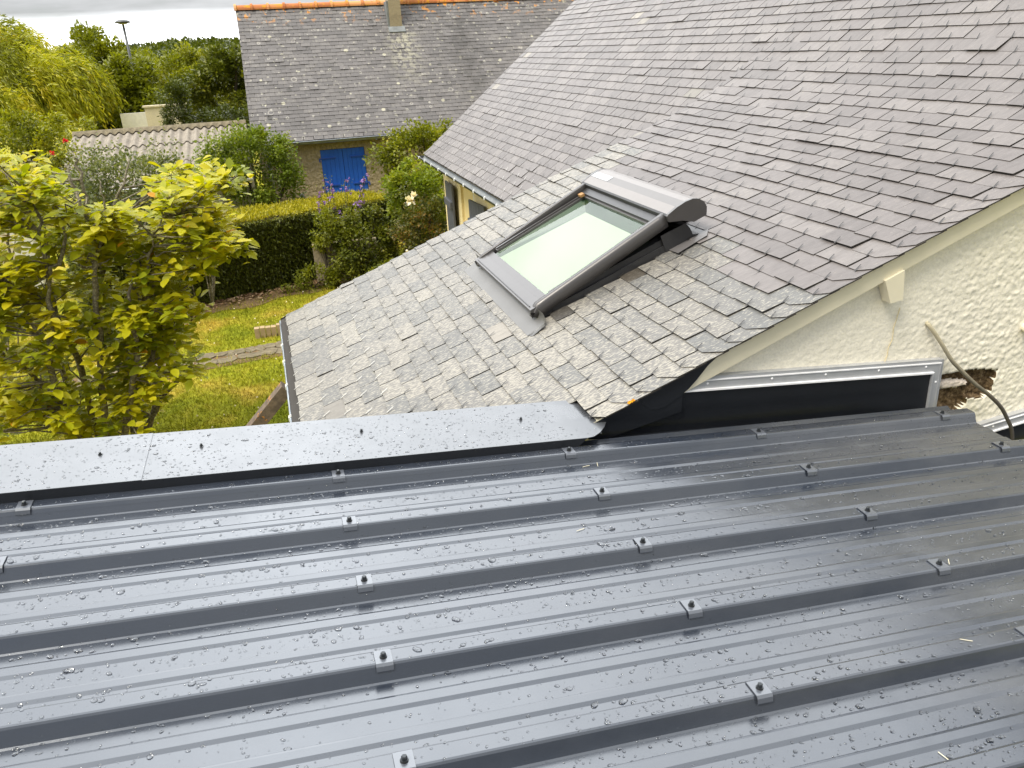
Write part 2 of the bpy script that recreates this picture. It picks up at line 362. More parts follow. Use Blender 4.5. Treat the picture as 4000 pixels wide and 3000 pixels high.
M['leaf_mid'] = leaf_mat('mid_green_leaf', [(0, (.08, .10, .008)), (.5, (.20, .22, .013)), (.85, (.32, .32, .02)), (1, (.42, .36, .028))], .4)
M['leaf_fresh'] = leaf_mat('fresh_green_leaf', [(0, (.07, .11, .012)), (.5, (.17, .225, .016)), (.85, (.28, .31, .025)), (1, (.38, .36, .03))], .42)
M['leaf_grey'] = leaf_mat('grey_green_leaf', [(0, (.06, .08, .03)), (.5, (.14, .165, .06)), (1, (.24, .25, .10))], .4)
M['leaf_rose'] = leaf_mat('rusty_rose_leaf', [(0, (.04, .06, .012)), (.5, (.10, .11, .02)), (.8, (.19, .14, .025)), (1, (.34, .15, .035))], .35)
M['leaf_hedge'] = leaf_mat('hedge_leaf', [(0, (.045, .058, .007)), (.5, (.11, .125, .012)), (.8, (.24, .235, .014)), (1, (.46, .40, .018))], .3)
M['petal_purple'] = leaf_mat('purple_petal', [(0, (.25, .13, .48)), (1, (.42, .26, .62))], .3)
M['petal_white'] = leaf_mat('white_petal', [(0, (.8, .72, .62)), (1, (.85, .78, .7))], .3)
M['petal_red'] = leaf_mat('red_petal', [(0, (.6, .02, .04)), (1, (.75, .05, .08))], .3)
def bark(name, a, b_, c_, sc_=18):
    t = NT(name); o = t.co(); n = t.noise(sc_, 6, .7, o)
    return t.done(t.pr(t.ramp(n, [(.3, a), (.52, b_), (.72, c_)]), .92, t.bump(n, .8, .03), 0, .15))
M['bark_lichen'] = bark('lichen_bark', (.07, .058, .042), (.21, .185, .135), (.46, .44, .33), 40)
M['bark'] = bark('brown_bark', (.03, .025, .018), (.07, .058, .042), (.13, .11, .08))
M['timber'] = bark('rusty_timber', (.07, .05, .035), (.14, .10, .07), (.22, .15, .09), 10)
t = NT('timber_lichen'); o = t.co(); n = t.noise(9, 5, .65, o)
c = t.mix(t.ramp(n, [(.62, 0.0), (.66, 1.0)]), t.ramp(t.noise(25, 5, .6, o), [(.3, (.07, .055, .045)), (.7, (.17, .13, .10))]), (.55, .22, .02))
M['timber'] = t.done(t.pr(c, .9, t.bump(n, .5, .01), 0, .2))
t = NT('lawn_soil'); o = t.co(); n = t.noise(.9, 6, .65, o); n2 = t.noise(14, 5, .6, o)
c = t.ramp(n, [(.3, (.15, .18, .011)), (.5, (.25, .25, .016)), (.66, (.42, .31, .05))])
c = t.mix(1.0, c, t.ramp(n2, [(.25, .6), (.7, 1.25)]), 'MULTIPLY')
M['lawn'] = t.done(t.pr(c, .95, t.bump(n2, .8, .03), 0, .1))
t = NT('grass_blade'); g = t.n('ShaderNodeNewGeometry'); n = t.noise(.9, 6, .65, g.outputs['Position'])
ca = t.ramp(n, [(.3, (.18, .225, .012)), (.5, (.31, .31, .018)), (.66, (.50, .38, .06))])
c = t.mix(1.0, ca, t.ramp(t.attr(), [(0, .55), (1, 1.35)]), 'MULTIPLY')
p = t.pr(c, .6, None, 0, .2); x = t.n('ShaderNodeBsdfTranslucent'); t.put(x.inputs[0], c); ms = t.n('ShaderNodeMixShader'); ms.inputs[0].default_value = .3; t.put(ms.inputs[1], p); t.put(ms.inputs[2], x.outputs[0])
M['grass'] = t.done(ms.outputs[0])
M['soil'] = plain('bare_soil', (.15, .10, .055), .95, 0, .1, .4, 12, .8)
M['paving'] = plain('path_stone', (.155, .130, .085), .9, 0, .2, .4, 14, .7)
M['brick'] = plain('edging_brick', (.36, .27, .16), .9, 0, .2, .2, 12, .4)
M['pole'] = plain('lamp_pole', (.09, .095, .10), .5, .4)
M['cable'] = None
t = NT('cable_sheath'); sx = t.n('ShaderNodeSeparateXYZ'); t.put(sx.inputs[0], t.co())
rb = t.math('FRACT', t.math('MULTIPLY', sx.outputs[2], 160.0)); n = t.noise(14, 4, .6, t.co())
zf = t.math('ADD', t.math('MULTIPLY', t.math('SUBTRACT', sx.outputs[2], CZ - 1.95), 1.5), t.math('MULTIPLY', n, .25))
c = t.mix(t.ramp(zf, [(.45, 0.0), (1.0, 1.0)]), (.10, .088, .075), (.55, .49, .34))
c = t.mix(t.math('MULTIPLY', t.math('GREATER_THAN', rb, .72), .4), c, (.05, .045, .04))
M['cable'] = t.done(t.pr(c, .7, t.bump(rb, .4, .002), 0, .3))

# ------------------------------------------------------------------ slate roof builder
CE, SE_ = .384, .8148                        # slopes (rise per metre) of the catslide and of the main roof
XC, WB = 3.745, .45
def z_ext(x):
    z = -1.946 + CE * (x + .1)
    if x > XC - WB:
        z += (SE_ - CE) * (x - (XC - WB)) ** 2 / (4 * WB) if x < XC + WB else (SE_ - CE) * (x - XC)
    return z
def z_main(x): return z_ext(XC) - (SE_ - CE) * WB / 4 + SE_ * (x - XC)
def arc_table(zf, x0, x1, dx=.01):
    xs = [x0]; ss = [0.0]
    while xs[-1] < x1:
        x = xs[-1] + dx; ss.append(ss[-1] + math.hypot(dx, zf(x) - zf(xs[-1]))); xs.append(x)
    return np.array(ss), np.array(xs)
def slates(mb, zf, tab, s_list, t_fn, width, thick, phase0, hookm=2, lift=.014, jit=.004, overhang_clip=None, uvs=0, hooks=True, edge_near=False, len_=.20, skip=()):
    """rows of real slates; each is a thin tilted plate, material 0 slate, 1 underside, 2 hook"""
    ss, xs = tab
    def pt(s, h):
        x = float(np.interp(s, ss, xs)); e = .004; dz = (zf(x + e) - zf(x - e)) / (2 * e); L = math.hypot(1, dz)
        return (x - dz / L * h, zf(x) + h / L)
    for k, s in s_list:
        t0, t1 = t_fn(k, s)
        off = YN + (width / 2 if (k + phase0) % 2 else 0)
        j0 = math.floor((t0 - off) / width) ; tt = off + j0 * width
        while tt < t1 - 1e-3:
            a, b = max(tt, t0), min(tt + width, t1)
            if b - a > .05 and not any(q[0] < s < q[1] and q[2] < (a + b) / 2 < q[3] for q in skip):
                rr = random.random(); g = .0036
                ds = random.uniform(-jit, jit) * 1.2; sk = random.uniform(-jit, jit); hl = lift + random.uniform(-.8, 1.2) * jit + (random.random() < .02) * .006
                a2, b2 = a + g + random.uniform(-.002, .002), b - g + random.uniform(-.002, .002)
                low = [(s + ds + sk, a2, hl), (s + ds - sk, b2, hl)]
                if edge_near and a <= t0 + .01:
                    hl = .010; low = [(q[0], q[1], hl) for q in low]
                    cl = min(.075, (b - a) * .45); low = [(s + ds + cl * .8, a2, hl), (s + ds, a2 + cl, hl), (s + ds, b2, hl)]
                up = [(s + len_, b2, .003), (s + len_, a2, .003)]
                top = low + up
                pts = []
                for q in top:
                    x, z = pt(q[0], q[2] + random.uniform(-.0006, .0006)); pts.append(W(x, q[1], z))
                ou, ov = random.random() * 9, random.random() * 9
                mb.poly(pts, 0, rr, [(q[0] - uvs, q[1]) for q in top])
                # lower edge thickness and the long sides
                bot = []
                for q in low:
                    x, z = pt(q[0] + .002, q[2] - thick); bot.append(W(x, q[1], z))
                for q in range(len(low) - 1): mb.poly([pts[q], bot[q], bot[q + 1], pts[q + 1]], 1, rr)
                x, z = pt(s + len_, -.003)
                mb.poly([pts[0], pts[-1], W(x, a2, z), bot[0]], 1, rr); mb.poly([pts[len(low) - 1], bot[-1], W(x, b2, z), pts[len(low)]], 1, rr)
                if hooks:
                    hc = (a + b) / 2 + random.uniform(-.008, .008)
                    hm = hookm if not callable(hookm) else hookm(s)
                    q = []
                    for du, dv, hh in ((-.010, -.0036, hl - .006), (-.010, .0036, hl - .006), (.034, .0032, hl + .0035), (.034, -.0032, hl + .0035)):
                        x, z = pt(s + ds + du, hh + .006 + (.0 if du > 0 else .002)); q.append(W(x, hc + dv + du * .25, z))
                    mb.poly(q, hm, .5)
            tt += width

# ------------------------------------------------------------------ ground
g = MB(); n = 60
g.grid([[Vector((-60 + 130 * a / n, -12 + 60 * b / n, 0.0)) for a in range(n + 1)] for b in range(n + 1)])
far = 1400
for q in (((-far, -far), (far, -12)), ((-far, 48), (far, far)), ((-far, -12), (-60, 48)), ((70, -12), (far, 48))):
    (x0, y0), (x1, y1) = q; g.poly([Vector((x0, y0, 0)), Vector((x1, y0, 0)), Vector((x1, y1, 0)), Vector((x0, y1, 0))])
lawn = g.build('lawn', M['lawn']); tag(lawn, kind='structure')
# grass blades over the part of the lawn one sees
N = 210000
gx = rng.uniform(-9, 2.4, N); gy = rng.uniform(3.0, 16.6, N)
pth = (gy > 11.75 + gx * .12 - .0) & (gy < 12.30 + gx * .12) & (gx < .9)
keep = ~(pth & (rng.random(N) < .93)) & ~((gy > 15.4) & (rng.random(N) < .6)); gx, gy = gx[keep], gy[keep]; N = len(gx)
hh = rng.uniform(.025, .07, N); an = rng.uniform(0, 2 * np.pi, N); wd = rng.uniform(.004, .009, N); le = rng.normal(0, .03, (N, 2))
ca, sa = np.cos(an) * wd, np.sin(an) * wd
V = np.empty((N, 3, 3)); V[:, 0] = np.c_[gx - ca, gy - sa, np.zeros(N)]; V[:, 1] = np.c_[gx + ca, gy + sa, np.zeros(N)]; V[:, 2] = np.c_[gx + le[:, 0], gy + le[:, 1], hh]
tag(np_mesh('grass', V.reshape(-1, 3), np.arange(3 * N).reshape(-1, 3), rng.random(N), M['grass']), 'short yellow green grass growing over the lawn', 'grass', kind='stuff')
# clover heads
N = 130; cx = rng.uniform(-3, 1.4, N); cy = rng.uniform(8.5, 15.2, N); mbc = []; Fc = []
for i in range(N):
    r0 = rng.uniform(.008, .016); b0 = len(mbc)
    for k in range(6): mbc.append((cx[i] + r0 * math.cos(k * 1.047), cy[i] + r0 * math.sin(k * 1.047), .055))
    mbc.append((cx[i], cy[i], .075)); 
    for k in range(6): Fc.append((b0 + k, b0 + (k + 1) % 6, b0 + 6))
tag(np_mesh('clover_flowers', np.array(mbc), np.array(Fc), rng.random(len(Fc)), M['petal_white']), 'tiny white clover flowers scattered over the lawn', 'clover', kind='stuff')
# stone path
pb = MB()
for k in range(40):
    x = -4.6 + k * .145
    for lane in range(2):
        cx_, cy_ = x + random.uniform(-.03, .03), 11.88 + x * .12 + lane * .26 + random.uniform(-.03, .03); r1, r2 = random.uniform(.07, .115), random.uniform(.10, .165); nn = random.randint(5, 7); a0 = random.random() * 6
        hz = random.uniform(.012, .026)
        pb.prism([Vector((cx_ + r1 * math.cos(a0 + 6.283 * q / nn) * random.uniform(.85, 1.15), cy_ + r2 * math.sin(a0 + 6.283 * q / nn) * random.uniform(.85, 1.15), hz)) for q in range(nn)], (0, 0, -.08), 0, random.random())
pb.poly([Vector((-5, 11.62 - .6, .006)), Vector((1.4, 11.62 + .168, .006)), Vector((1.4, 12.28 + .168, .006)), Vector((-5, 12.28 - .6, .006))], 1)
tag(pb.build('path', [M['paving'], M['soil']]), kind='structure')
bd = MB(); bd.grid([[Vector((-2.6 + 6.4 * a / 40, 14.2 + .38 * (6.4 * a / 40) + (-.5 + 1.2 * b / 3) + .12 * math.sin(a * .9 + b), .012 + .02 * (b in (1, 2)) + .02 * math.sin(a * 1.7) * (b in (1, 2)))) for a in range(41)] for b in range(4)])
tag(bd.build('flower_bed', M['soil']), kind='structure')
# dead leaves on the bed
V = []; F = []
for i in range(900):
    x = rng.uniform(-1.6, 3.0); y = 14.55 + .38 * (x + 2.6) + rng.normal(-.35, .16); a = rng.uniform(0, 6.28); L = rng.uniform(.02, .05); b0 = len(V)
    for dx, dy in ((L, 0), (0, L * .5), (-L, 0), (0, -L * .5)): V.append((x + dx * math.cos(a) - dy * math.sin(a), y + dx * math.sin(a) + dy * math.cos(a), .05 + rng.uniform(0, .03)))
    F.append((b0, b0 + 1, b0 + 2, b0 + 3))
M['leaf_dead'] = leaf_mat('dead_leaf', [(0, (.12, .06, .03)), (.6, (.28, .17, .09)), (1, (.42, .30, .18))], .1)
tag(np_mesh('fallen_leaves', np.array(V), np.array(F), rng.random(len(F)), M['leaf_dead']), 'dry brown leaves fallen along the hedge foot', 'leaves', kind='stuff')
be = MB()
for k in range(7): be.box((-.62 + k * .085, 12.55 + random.uniform(-.01, .01), 0), (-.545 + k * .085, 12.66, .17 + random.uniform(-.012, .012)), 0, random.random())
tag(be.build('brick_edging', M['brick']), 'short row of upright bricks edging the stone path', 'edging')
# ------------------------------------------------------------------ main house with catslide roof and skylight
YN, YE, YF = 2.745, 6.30, 12.80              # near verge, catslide's far edge, far verge
XR = 6.4                                     # ridge
house = empty('slate_roofed_house', (4.5, 7.8, 0), 'cream rendered house whose big slate roof sweeps down low past a skylight', 'house')
EXP, SW = .111, .232
tabE = arc_table(z_ext, -.1, XR); tabM = arc_table(z_main, 2.36, XR)
sM_at = lambda x: float(np.interp(x, tabM[1], tabM[0])); sE_at = lambda x: float(np.interp(x, tabE[1], tabE[0]))
mb = MB()
S0 = .096
rowsE = [(k, S0 + EXP * k if k else .055) for k in range(int((tabE[0][-1] - S0) / EXP))]
# main rows are set out so that they run through above the bend
phase = (sE_at(XC + WB) - S0) % EXP; s0m = (sM_at(XC + WB) - phase) % EXP + 0.0
kshift = round((sE_at(XC + WB) - S0 - phase) / EXP) - round((sM_at(XC + WB) - phase - s0m) / EXP)
rowsM = [(k + kshift, s0m + EXP * k) for k in range(int((tabM[0][-1] - s0m) / EXP))]
if s0m > .03: rowsM = [(kshift - 1, .005)] + rowsM
xe = lambda s: float(np.interp(s, tabE[0], tabE[1]))
def bright(s): return 3 if s < .55 else (3 if random.random() < .0 else 2)
SKYHOLE = (1.33, 2.42, 4.02, 5.0)
lowE = [q for q in rowsE if xe(q[1]) < XC + WB - .02]; hiE = [q for q in rowsE if xe(q[1]) >= XC + WB - .02]
mats = [M['slate_ext'], M['slate_under'], M['hook'], M['hook_bright'], M['slate_main'], M['slate_stain']]
# lichened lower slope, cleaner upper slope
def lichen_row(mb, rows):
    i0 = len(mb.f); slates(mb, z_ext, tabE, rows, lambda k, s: (YN, YE), SW, .0065, 0, bright, edge_near=True, jit=.0035, skip=(SKYHOLE, (-1, 1.31, 2.0, 2.99)))
    for i in range(i0, len(mb.f)):
        if mb.m[i] == 0:
            p = mb.v[mb.f[i][0]]; s = sE_at(p[0]); lim = 2.35 + (p[1] - YN) * .10 - .25 * (mb.r[i] - .5)
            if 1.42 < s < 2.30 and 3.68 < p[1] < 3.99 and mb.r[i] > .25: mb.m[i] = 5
            elif s > lim and not (p[1] > 5.75 and s < 3.0): mb.m[i] = 4
lichen_row(mb, lowE)
# underlay that closes the gaps
ul = [(s, x) for s, x in zip(tabE[0], tabE[1])][::12]
mb.grid([[W(x, YN + .02 if x > 1.14 else 3.0, z_ext(x) - .006), W(x, YE - .01, z_ext(x) - .006)] for s, x in ul if x < XC + WB], 1)
mb.grid([[W(x, YE - .002, z_ext(x) + .004), W(x, YE - .002, z_main(x) - .05)] for s, x in ul if x < XC + WB], 1)
mats.append(M['slate_pale'])
def pale(mb, idx):
    for i in range(len(mb.f)):
        if mb.m[i] in (0, 4) and random.random() < .007: mb.m[i] = idx
pale(mb, 6)
catslide = mb.build('catslide_roof', mats, house)
tag(catslide, 'shallow lower slate roof speckled with pale lichen')
mb = MB()
slates(mb, z_main, tabM, rowsM, lambda k, s: (YE - .3 if float(np.interp(s, *tabM)) < XC + WB else YN, YF), SW, .0065, 0, lambda s: 3 if s < .34 else 2, edge_near=False, jit=.0018)
ulm = [(s, x) for s, x in zip(tabM[0], tabM[1])][::12]
mb.grid([[W(x, YE - .3, z_main(x) - .006), W(x, YF - .01, z_main(x) - .006)] for s, x in ulm], 1)
mb.grid([[W(x, YN + .01, z_main(x) - .006), W(x, YE - .29, z_main(x) - .006)] for s, x in ulm if x > XC + WB - .05], 1)
zr = z_main(XR)
mb.poly([W(XR, YN, zr - .01), W(XR, YF, zr - .01), W(XR + 4, YF, zr - 3.3), W(XR + 4, YN, zr - 3.3)], 4)
mb.tube([W(XR, YN, zr), W(XR, YF, zr)], .09, 10, 1)
pale(mb, 5)
main_roof = mb.build('main_roof', [M['slate_main'], M['slate_under'], M['hook'], M['hook_bright'], M['slate_main'], M['slate_pale']], house)
# slipped and pale odd slates, moss tuft, broken nail end: small things lying in the roof
M['lichen'] = plain('orange_lichen', (.62, .27, .015), .9, 0, .2, .5, 60, .8)
lb = MB()
lb.grid([[W(1.27 + .03 * a / 7 + .004 * noise.noise(Vector((a, b, 3))), YN - .003 + .018 * b / 5, z_ext(1.27 + .03 * a / 7) + .014 + .010 * noise.noise(Vector((a * 1.7, b * 1.9, 1)))) for a in range(8)] for b in range(6)])
lb.build('lichen', M['lichen'], catslide)
# ---- walls
YW = 2.82
def gz(x):  # top of the gable wall under the roof
    return z_ext(x) - .03
wallb = MB()
wb_pts = [(-.02, -4.15), (-.02, gz(-.02))] + [(x, gz(x)) for x in np.linspace(.2, XR, 24)] + [(XR + 4, gz(XR) - 3.3), (XR + 4, -4.15)]
# near gable, left of the textured field
wallb.prism([W(x, YW + .07, z) for x, z in wb_pts], (0, .2, 0))
# catslide eave wall, catslide far wall, main eave wall pieces round the opening, far gable
wallb.box((.10, YW + .22, 0), (.28, YE - .25, CZ + z_ext(.1) - .06))
wallb.prism([W(.1, YE - .25, -4.15), W(.1, YE - .25, z_ext(.1) - .05), W(2.6, YE - .25, z_ext(2.6) - .05), W(2.6, YE - .25, -4.15)], (0, .15, 0))
XWm = 2.62
top = CZ + z_main(XWm) - .06
def mwall(y0, y1, z0, z1): wallb.box((XWm, y0, z0), (XWm + .25, y1, z1), 1)
OP0, OP1, OZ = 10.73, 11.53, CZ - 1.91
mwall(YE - .1, OP0, 0, top); mwall(OP1, 12.68, 0, top); mwall(OP0, OP1, OZ, top)
wallb.prism([W(x, 12.66, z) for x, z in [(XWm + .25, -4.15), (XWm + .25, z_main(XWm + .25) - .06), (XR, zr - .06), (XR + 4, zr - 3.35), (XR + 4, -4.15)]], (0, -.2, 0), 1)
wallb.build('wall', [M['render_cream'], M['render_yellow']], house)
# gable field one sees: roughcast as real relief, with the hole where the render fell off
HOLE = [(2.958, -1.59), (3.01, -1.589), (3.082, -1.591), (3.138, -1.593), (3.201, -1.598), (3.297, -1.619), (3.288, -1.655), (3.284, -1.685), (3.278, -1.734), (3.244, -1.759), (3.177, -1.742), (3.13, -1.734), (3.135, -1.77), (3.118, -1.782), (3.089, -1.808), (3.021, -1.775), (2.94, -1.76), (2.90, -1.60)]
def inside(x, z, poly):
    c = False; j = len(poly) - 1
    for i in range(len(poly)):
        (xi, zi), (xj, zj) = poly[i], poly[j]
        if (zi > z) != (zj > z) and x < (xj - xi) * (z - zi) / (zj - zi) + xi: c = not c
        j = i
    return c
MORT = [(2.94, -1.645), (3.008, -1.633), (3.053, -1.638), (3.136, -1.659), (3.122, -1.672), (3.061, -1.676), (2.95, -1.668)]
fx0, fx1, fz0 = 1.05, 5.6, -2.35
st_ = .0085; nx = int((fx1 - fx0) / st_); rows = []
V = []; F = []; mi = []; idx = {}
nzr = int((gz(fx1) - fz0) / st_) + 1
depth = {}
for a in range(nx + 1):
    x = fx0 + a * st_; ztop = gz(x) + .012
    for b in range(nzr + 1):
        z = fz0 + b * st_
        if z > ztop + st_: break
        z = min(z, ztop)
        amp = .0020 + .0024 * min(max((x - 2.55) / .5, 0), 1)
        h = noise.fractal(Vector((x * 54, z * 70, .3)), .75, 2.1, 4) * amp + max(0, noise.noise(Vector((x * 34, z * 38, 4))) - .1) * amp * 1.5
        zj, xj = z + .006 * noise.noise(Vector((x * 60, z * 60, 9))), x + .006 * noise.noise(Vector((x * 60, z * 60, 19)))
        k = 0
        if 2.85 < x < 3.35 and -1.85 < z < -1.55:
            if inside(xj, zj, HOLE):
                k = 2 if inside(xj, zj, MORT) else 1; h = (-.030 if k == 1 else -.012) + noise.fractal(Vector((x * 50, z * 50, 5)), .8, 2, 3) * .008
        idx[a, b] = len(V); V.append((x, YW - h, z + CZ)); depth[a, b] = k
for (a, b) in list(idx):
    if (a + 1, b) in idx and (a, b + 1) in idx and (a + 1, b + 1) in idx:
        F.append((idx[a, b], idx[a + 1, b], idx[a + 1, b + 1], idx[a, b + 1])); mi.append(max(depth[a, b], depth[a + 1, b + 1], depth[a, b + 1], depth[a + 1, b]) if min(depth[a, b], depth[a + 1, b + 1]) else (1 if max(depth[a, b], depth[a + 1, b + 1]) else 0))
np_mesh('gable_render', np.array(V), np.array(F), np.full(len(F), .5), [M['render_cream'], M['stone'], M['mortar']], house, True, mi)
tag(bpy.data.objects['gable_render'], 'cream roughcast gable with a hole showing brown stone')
ck = MB(); ck.tube([W(x, YW - .006, z) for x, z in [(2.64, -1.20), (2.63, -1.259), (2.621, -1.294), (2.625, -1.349), (2.609, -1.387), (2.608, -1.429), (2.598, -1.464)]], .0016, 5)
ck.build('crack', M['render_yellow'], house)
fb = MB()
xs = np.linspace(1.02, 4.6, 40)
fb.grid([[W(x, YN + .026, z_ext(x) - .001) for x in xs], [W(x, YN + .03, z_ext(x) - .100) for x in xs], [W(x, YW + .02, z_ext(x) - .106) for x in xs]])
fb.grid([[W(x, YN + .03, z_ext(x) - .012) for x in xs], [W(x, YW + .1, z_ext(x) - .012) for x in xs]])
fb.build('bargeboard', M['fascia'], house)
cb_ = MB(); cb_.prism([W(2.49, YW - .005, z_ext(2.49) - .09), W(2.585, YW - .005, z_ext(2.585) - .09), W(2.60, YW - .005, -1.142), W(2.535, YW - .005, -1.15)], (0, -.055, 0)); cb_.build('purlin_end', M['fascia'], house)
pp = MB(); pp.tube([W(3.41, YW + .03, -1.40), W(3.405, YW - .06, -1.415)], .022, 12); pp.tube([W(3.405, YW - .055, -1.415), W(3.404, YW - .062, -1.416)], .014, 10, 1); pp.build('vent_pipe', [M['fascia'], M['rubber']], house)
# ---- gutters
def gutter(name, parent, x, zc_, y0, y1, rad, hooks, drop=0.0, closed=True, mt='zinc'):
    gb = MB(); ys = np.linspace(y0, y1, 14)
    prof = [(math.cos(a), math.sin(a)) for a in np.linspace(math.pi, 2 * math.pi, 11)]
    zz_ = lambda y: zc_ + drop * (y - y0)
    gb.grid([[W(x + rad * c_, y, zz_(y) + rad * s_) for y in ys] for c_, s_ in prof])
    gb.grid([[W(x + (rad - .003) * c_, y, zz_(y) + (rad - .003) * s_ + .001) for y in ys] for c_, s_ in prof[::-1]], 1)
    gb.tube([W(x - rad - .004, y, zz_(y) + .002) for y in ys], .008, 8)
    if closed:
        for y in (y0, y1): gb.poly([W(x + rad * c_, y, zz_(y) + rad * s_) for c_, s_ in prof])
    o = gb.build(name, [M[mt], M['zinc_in']], parent, True)
    hb_list = []
    for y in hooks:
        hb = MB(); hb.tube([W(x - rad - .012, y, zz_(y) - .02), W(x - rad - .013, y, zz_(y) + .006), W(x - rad - .003, y, zz_(y) + .014), W(x - rad + .012, y, zz_(y) + .004)], .005, 6)
        hb.tube([W(x - rad - .012, y + .022, zz_(y) - .02), W(x - rad - .013, y + .022, zz_(y) + .006), W(x - rad - .003, y + .022, zz_(y) + .014), W(x - rad + .012, y + .022, zz_(y) + .004)], .005, 6)
        hb.build('gutter_bracket', M['pvc'], o)
    return o
ge = gutter('gutter', house, -.045, -1.985, 2.9, 6.36, .058, [3.35, 3.9, 4.45, 4.95, 5.4, 5.75])
db = MB(); ys = np.linspace(3.1, 6.1, 120)
db.grid([[W(-.045 + o_ + .006 * noise.noise(Vector((y * 30, o_ * 90, 1))), y, -2.038 + .9 * abs(o_) * abs(o_) * 9 + (.012 + .016 * max(0, noise.noise(Vector((y * 11, 3, 0))))) * (1 if abs(o_) < .03 else -.3) + .010 * noise.noise(Vector((y * 60, o_ * 200, 5)))) for y in ys] for o_ in (-.042, -.028, -.014, 0, .014, .028, .042)])
db.build('gutter_debris', M['debris'], ge)
eb = MB()   # grey slate end piece at the far corner of the catslide
gutter('gutter', house, 2.335, z_main(2.36) - .03, 6.5, 12.95, .055, [6.9, 7.35, 7.8, 8.3, 8.8, 9.3, 9.8, 10.3, 10.8, 11.3, 11.8, 12.3, 12.75], mt='zinc_dark')
fb2 = MB(); fb2.box((2.44, 6.4, CZ + z_main(2.36) - .13), (2.465, YF - .03, CZ + z_main(2.44) - .01)); fb2.build('eave_board', M['render_yellow'], house)
# ---- opening with shutters in the eave wall
ob = MB(); ob.box((XWm + .035, OP0 + .03, 0), (XWm + .075, OP1, OZ)); ob.build('roller_shutter', M['smooth_yellow'], house)
of = MB(); of.box((XWm + .004, OP0 + .002, 0), (XWm + .033, OP0 + .07, OZ - .002)); of.build('window_frame', M['white'], house)
def board_shutter(y0, y1, z0, z1, xo, ang):
    s = MB(); n = 6; Mx = Matrix.Translation((XWm - xo, y0 if ang >= 0 else y1, 0)) @ Matrix.Rotation(ang, 4, 'Z')
    wd = (y1 - y0); sg = 1 if ang >= 0 else -1
    for k in range(n):
        a, b = sg * wd * k / n, sg * (wd * (k + 1) / n - .006)
        s.box((-.028, min(a, b), z0), (0, max(a, b), z1), 0, random.random(), Mx)
    s.box((-.020, min(0, sg * wd) + .004, z0 + .004), (-.006, max(0, sg * wd) - .004, z1 - .004), 0, .2, Mx)
    o = s.build('shutter', M['grey_paint'], house)
    for z in (z0 + .25, z1 - .34):
        h = MB(); h.box((-.062, min(.02 * sg, sg * (wd - .03)), z), (-.0285, max(.02 * sg, sg * (wd - .03)), z + .10), 0, .5, Mx); h.build('ledge', M['grey_paint'], o)
    hh_ = MB(); hh_.tube([Mx @ Vector((-.045, sg * .01, z1 - .36)), Mx @ Vector((-.045, sg * .01, z1 - .27))], .014, 8); hh_.build('hinge', M['sky_dark'], o)
board_shutter(11.70, 12.30, CZ - 3.6, CZ - 1.945, .035, -R(3))
board_shutter(10.02, 10.66, CZ - 3.6, CZ - 1.965, .03, R(4))

# ---- skylight, in catslide coordinates: s up the slope, t along the eave, h above the slates
SL = math.hypot(1, CE)
def Q(s, t, h):
    x = -.1 + s / SL; return W(x - CE / SL * h, t, -1.946 + s * CE / SL + h / SL)
T0, T1 = 3.90, 5.11
def qbox(m, s0, s1, t0, t1, h0, h1, mat=0, h0b=None, h1b=None):
    h0b = h0 if h0b is None else h0b; h1b = h1 if h1b is None else h1b
    m.box8([Q(s0, t0, h0), Q(s1, t0, h0b), Q(s1, t1, h0b), Q(s0, t1, h0), Q(s0, t0, h1), Q(s1, t0, h1b), Q(s1, t1, h1b), Q(s0, t1, h1)], mat)
k = MB()          # base frame and stepped side flashing
for (ta, tb) in ((T0 + .03, T0 + .09), (T1 - .09, T1 - .03)):
    qbox(k, 1.49, 2.44, ta, tb, -.02, .070, 0, None, .085)
qbox(k, 1.50, 2.44, T0 + .018, T0 + .032, .0, .040, 0, None, .048); qbox(k, 1.50, 2.42, T1 - .032, T1 - .018, .0, .04)
for s in (1.66, 1.87, 2.06, 2.25): qbox(k, s, s + .003, T0 + .0165, T0 + .02, .0, .041)
qbox(k, 1.49, 1.55, T0 + .03, T1 - .03, -.02, .07); qbox(k, 2.40, 2.45, T0 + .03, T1 - .03, -.02, .10)
qbox(k, 1.50, 2.42, T0 + .06, T1 - .06, -.03, -.022)
# curved rear gutter of the flashing
pr_ = [(2.40, .12), (2.44, .11), (2.455, .07), (2.46, .03), (2.50, .012), (2.58, .012)]
k.grid([[Q(s, T0 + .012, h) for s, h in pr_], [Q(s, T1 - .01, h) for s, h in pr_]])
k.prism([Q(2.28, T0 + .012, .002), Q(2.28, T0 + .012, .11)] + [Q(s, T0 + .012, h) for s, h in pr_[1:5]] + [Q(2.47, T0 + .012, .004)], Q(0, .006, 0) - Q(0, 0, 0))
skyl = k.build('skylight', M['sky_dark'], house); tag(skyl, 'grey roof window with a roller shutter box')
k = MB()          # apron below, spread over the slates
ap = [[Q(s, T0 - .10 + (T1 - T0 + .22) * q / 12, h) for q in range(13)] for s, h in ((1.365, .014), (1.40, .019), (1.44, .024), (1.475, .030), (1.49, .05), (1.49, .085))]
k.grid(ap); k.prism([Q(1.365, T0 - .10, .0145), Q(1.385, T0 - .135, .0145), Q(1.47, T0 - .12, .028), Q(1.475, T0 - .10, .030)], Q(0, 0, -.002) - Q(0, 0, 0)); k.build('apron', M['lead'], skyl, True)
k = MB(); k.prism([Q(2.30, T0 - .10, .022), Q(2.30, T0 + .02, .012), Q(2.56, T0 + .02, .012), Q(2.50, T0 - .07, .020)], Q(0, 0, .002) - Q(0, 0, 0)); k.build('corner_flashing', M['sky_mid'], skyl)
h_r = lambda s: .100 + (.217 - .100) * (s - 1.464) / (2.335 - 1.464)     # rail top
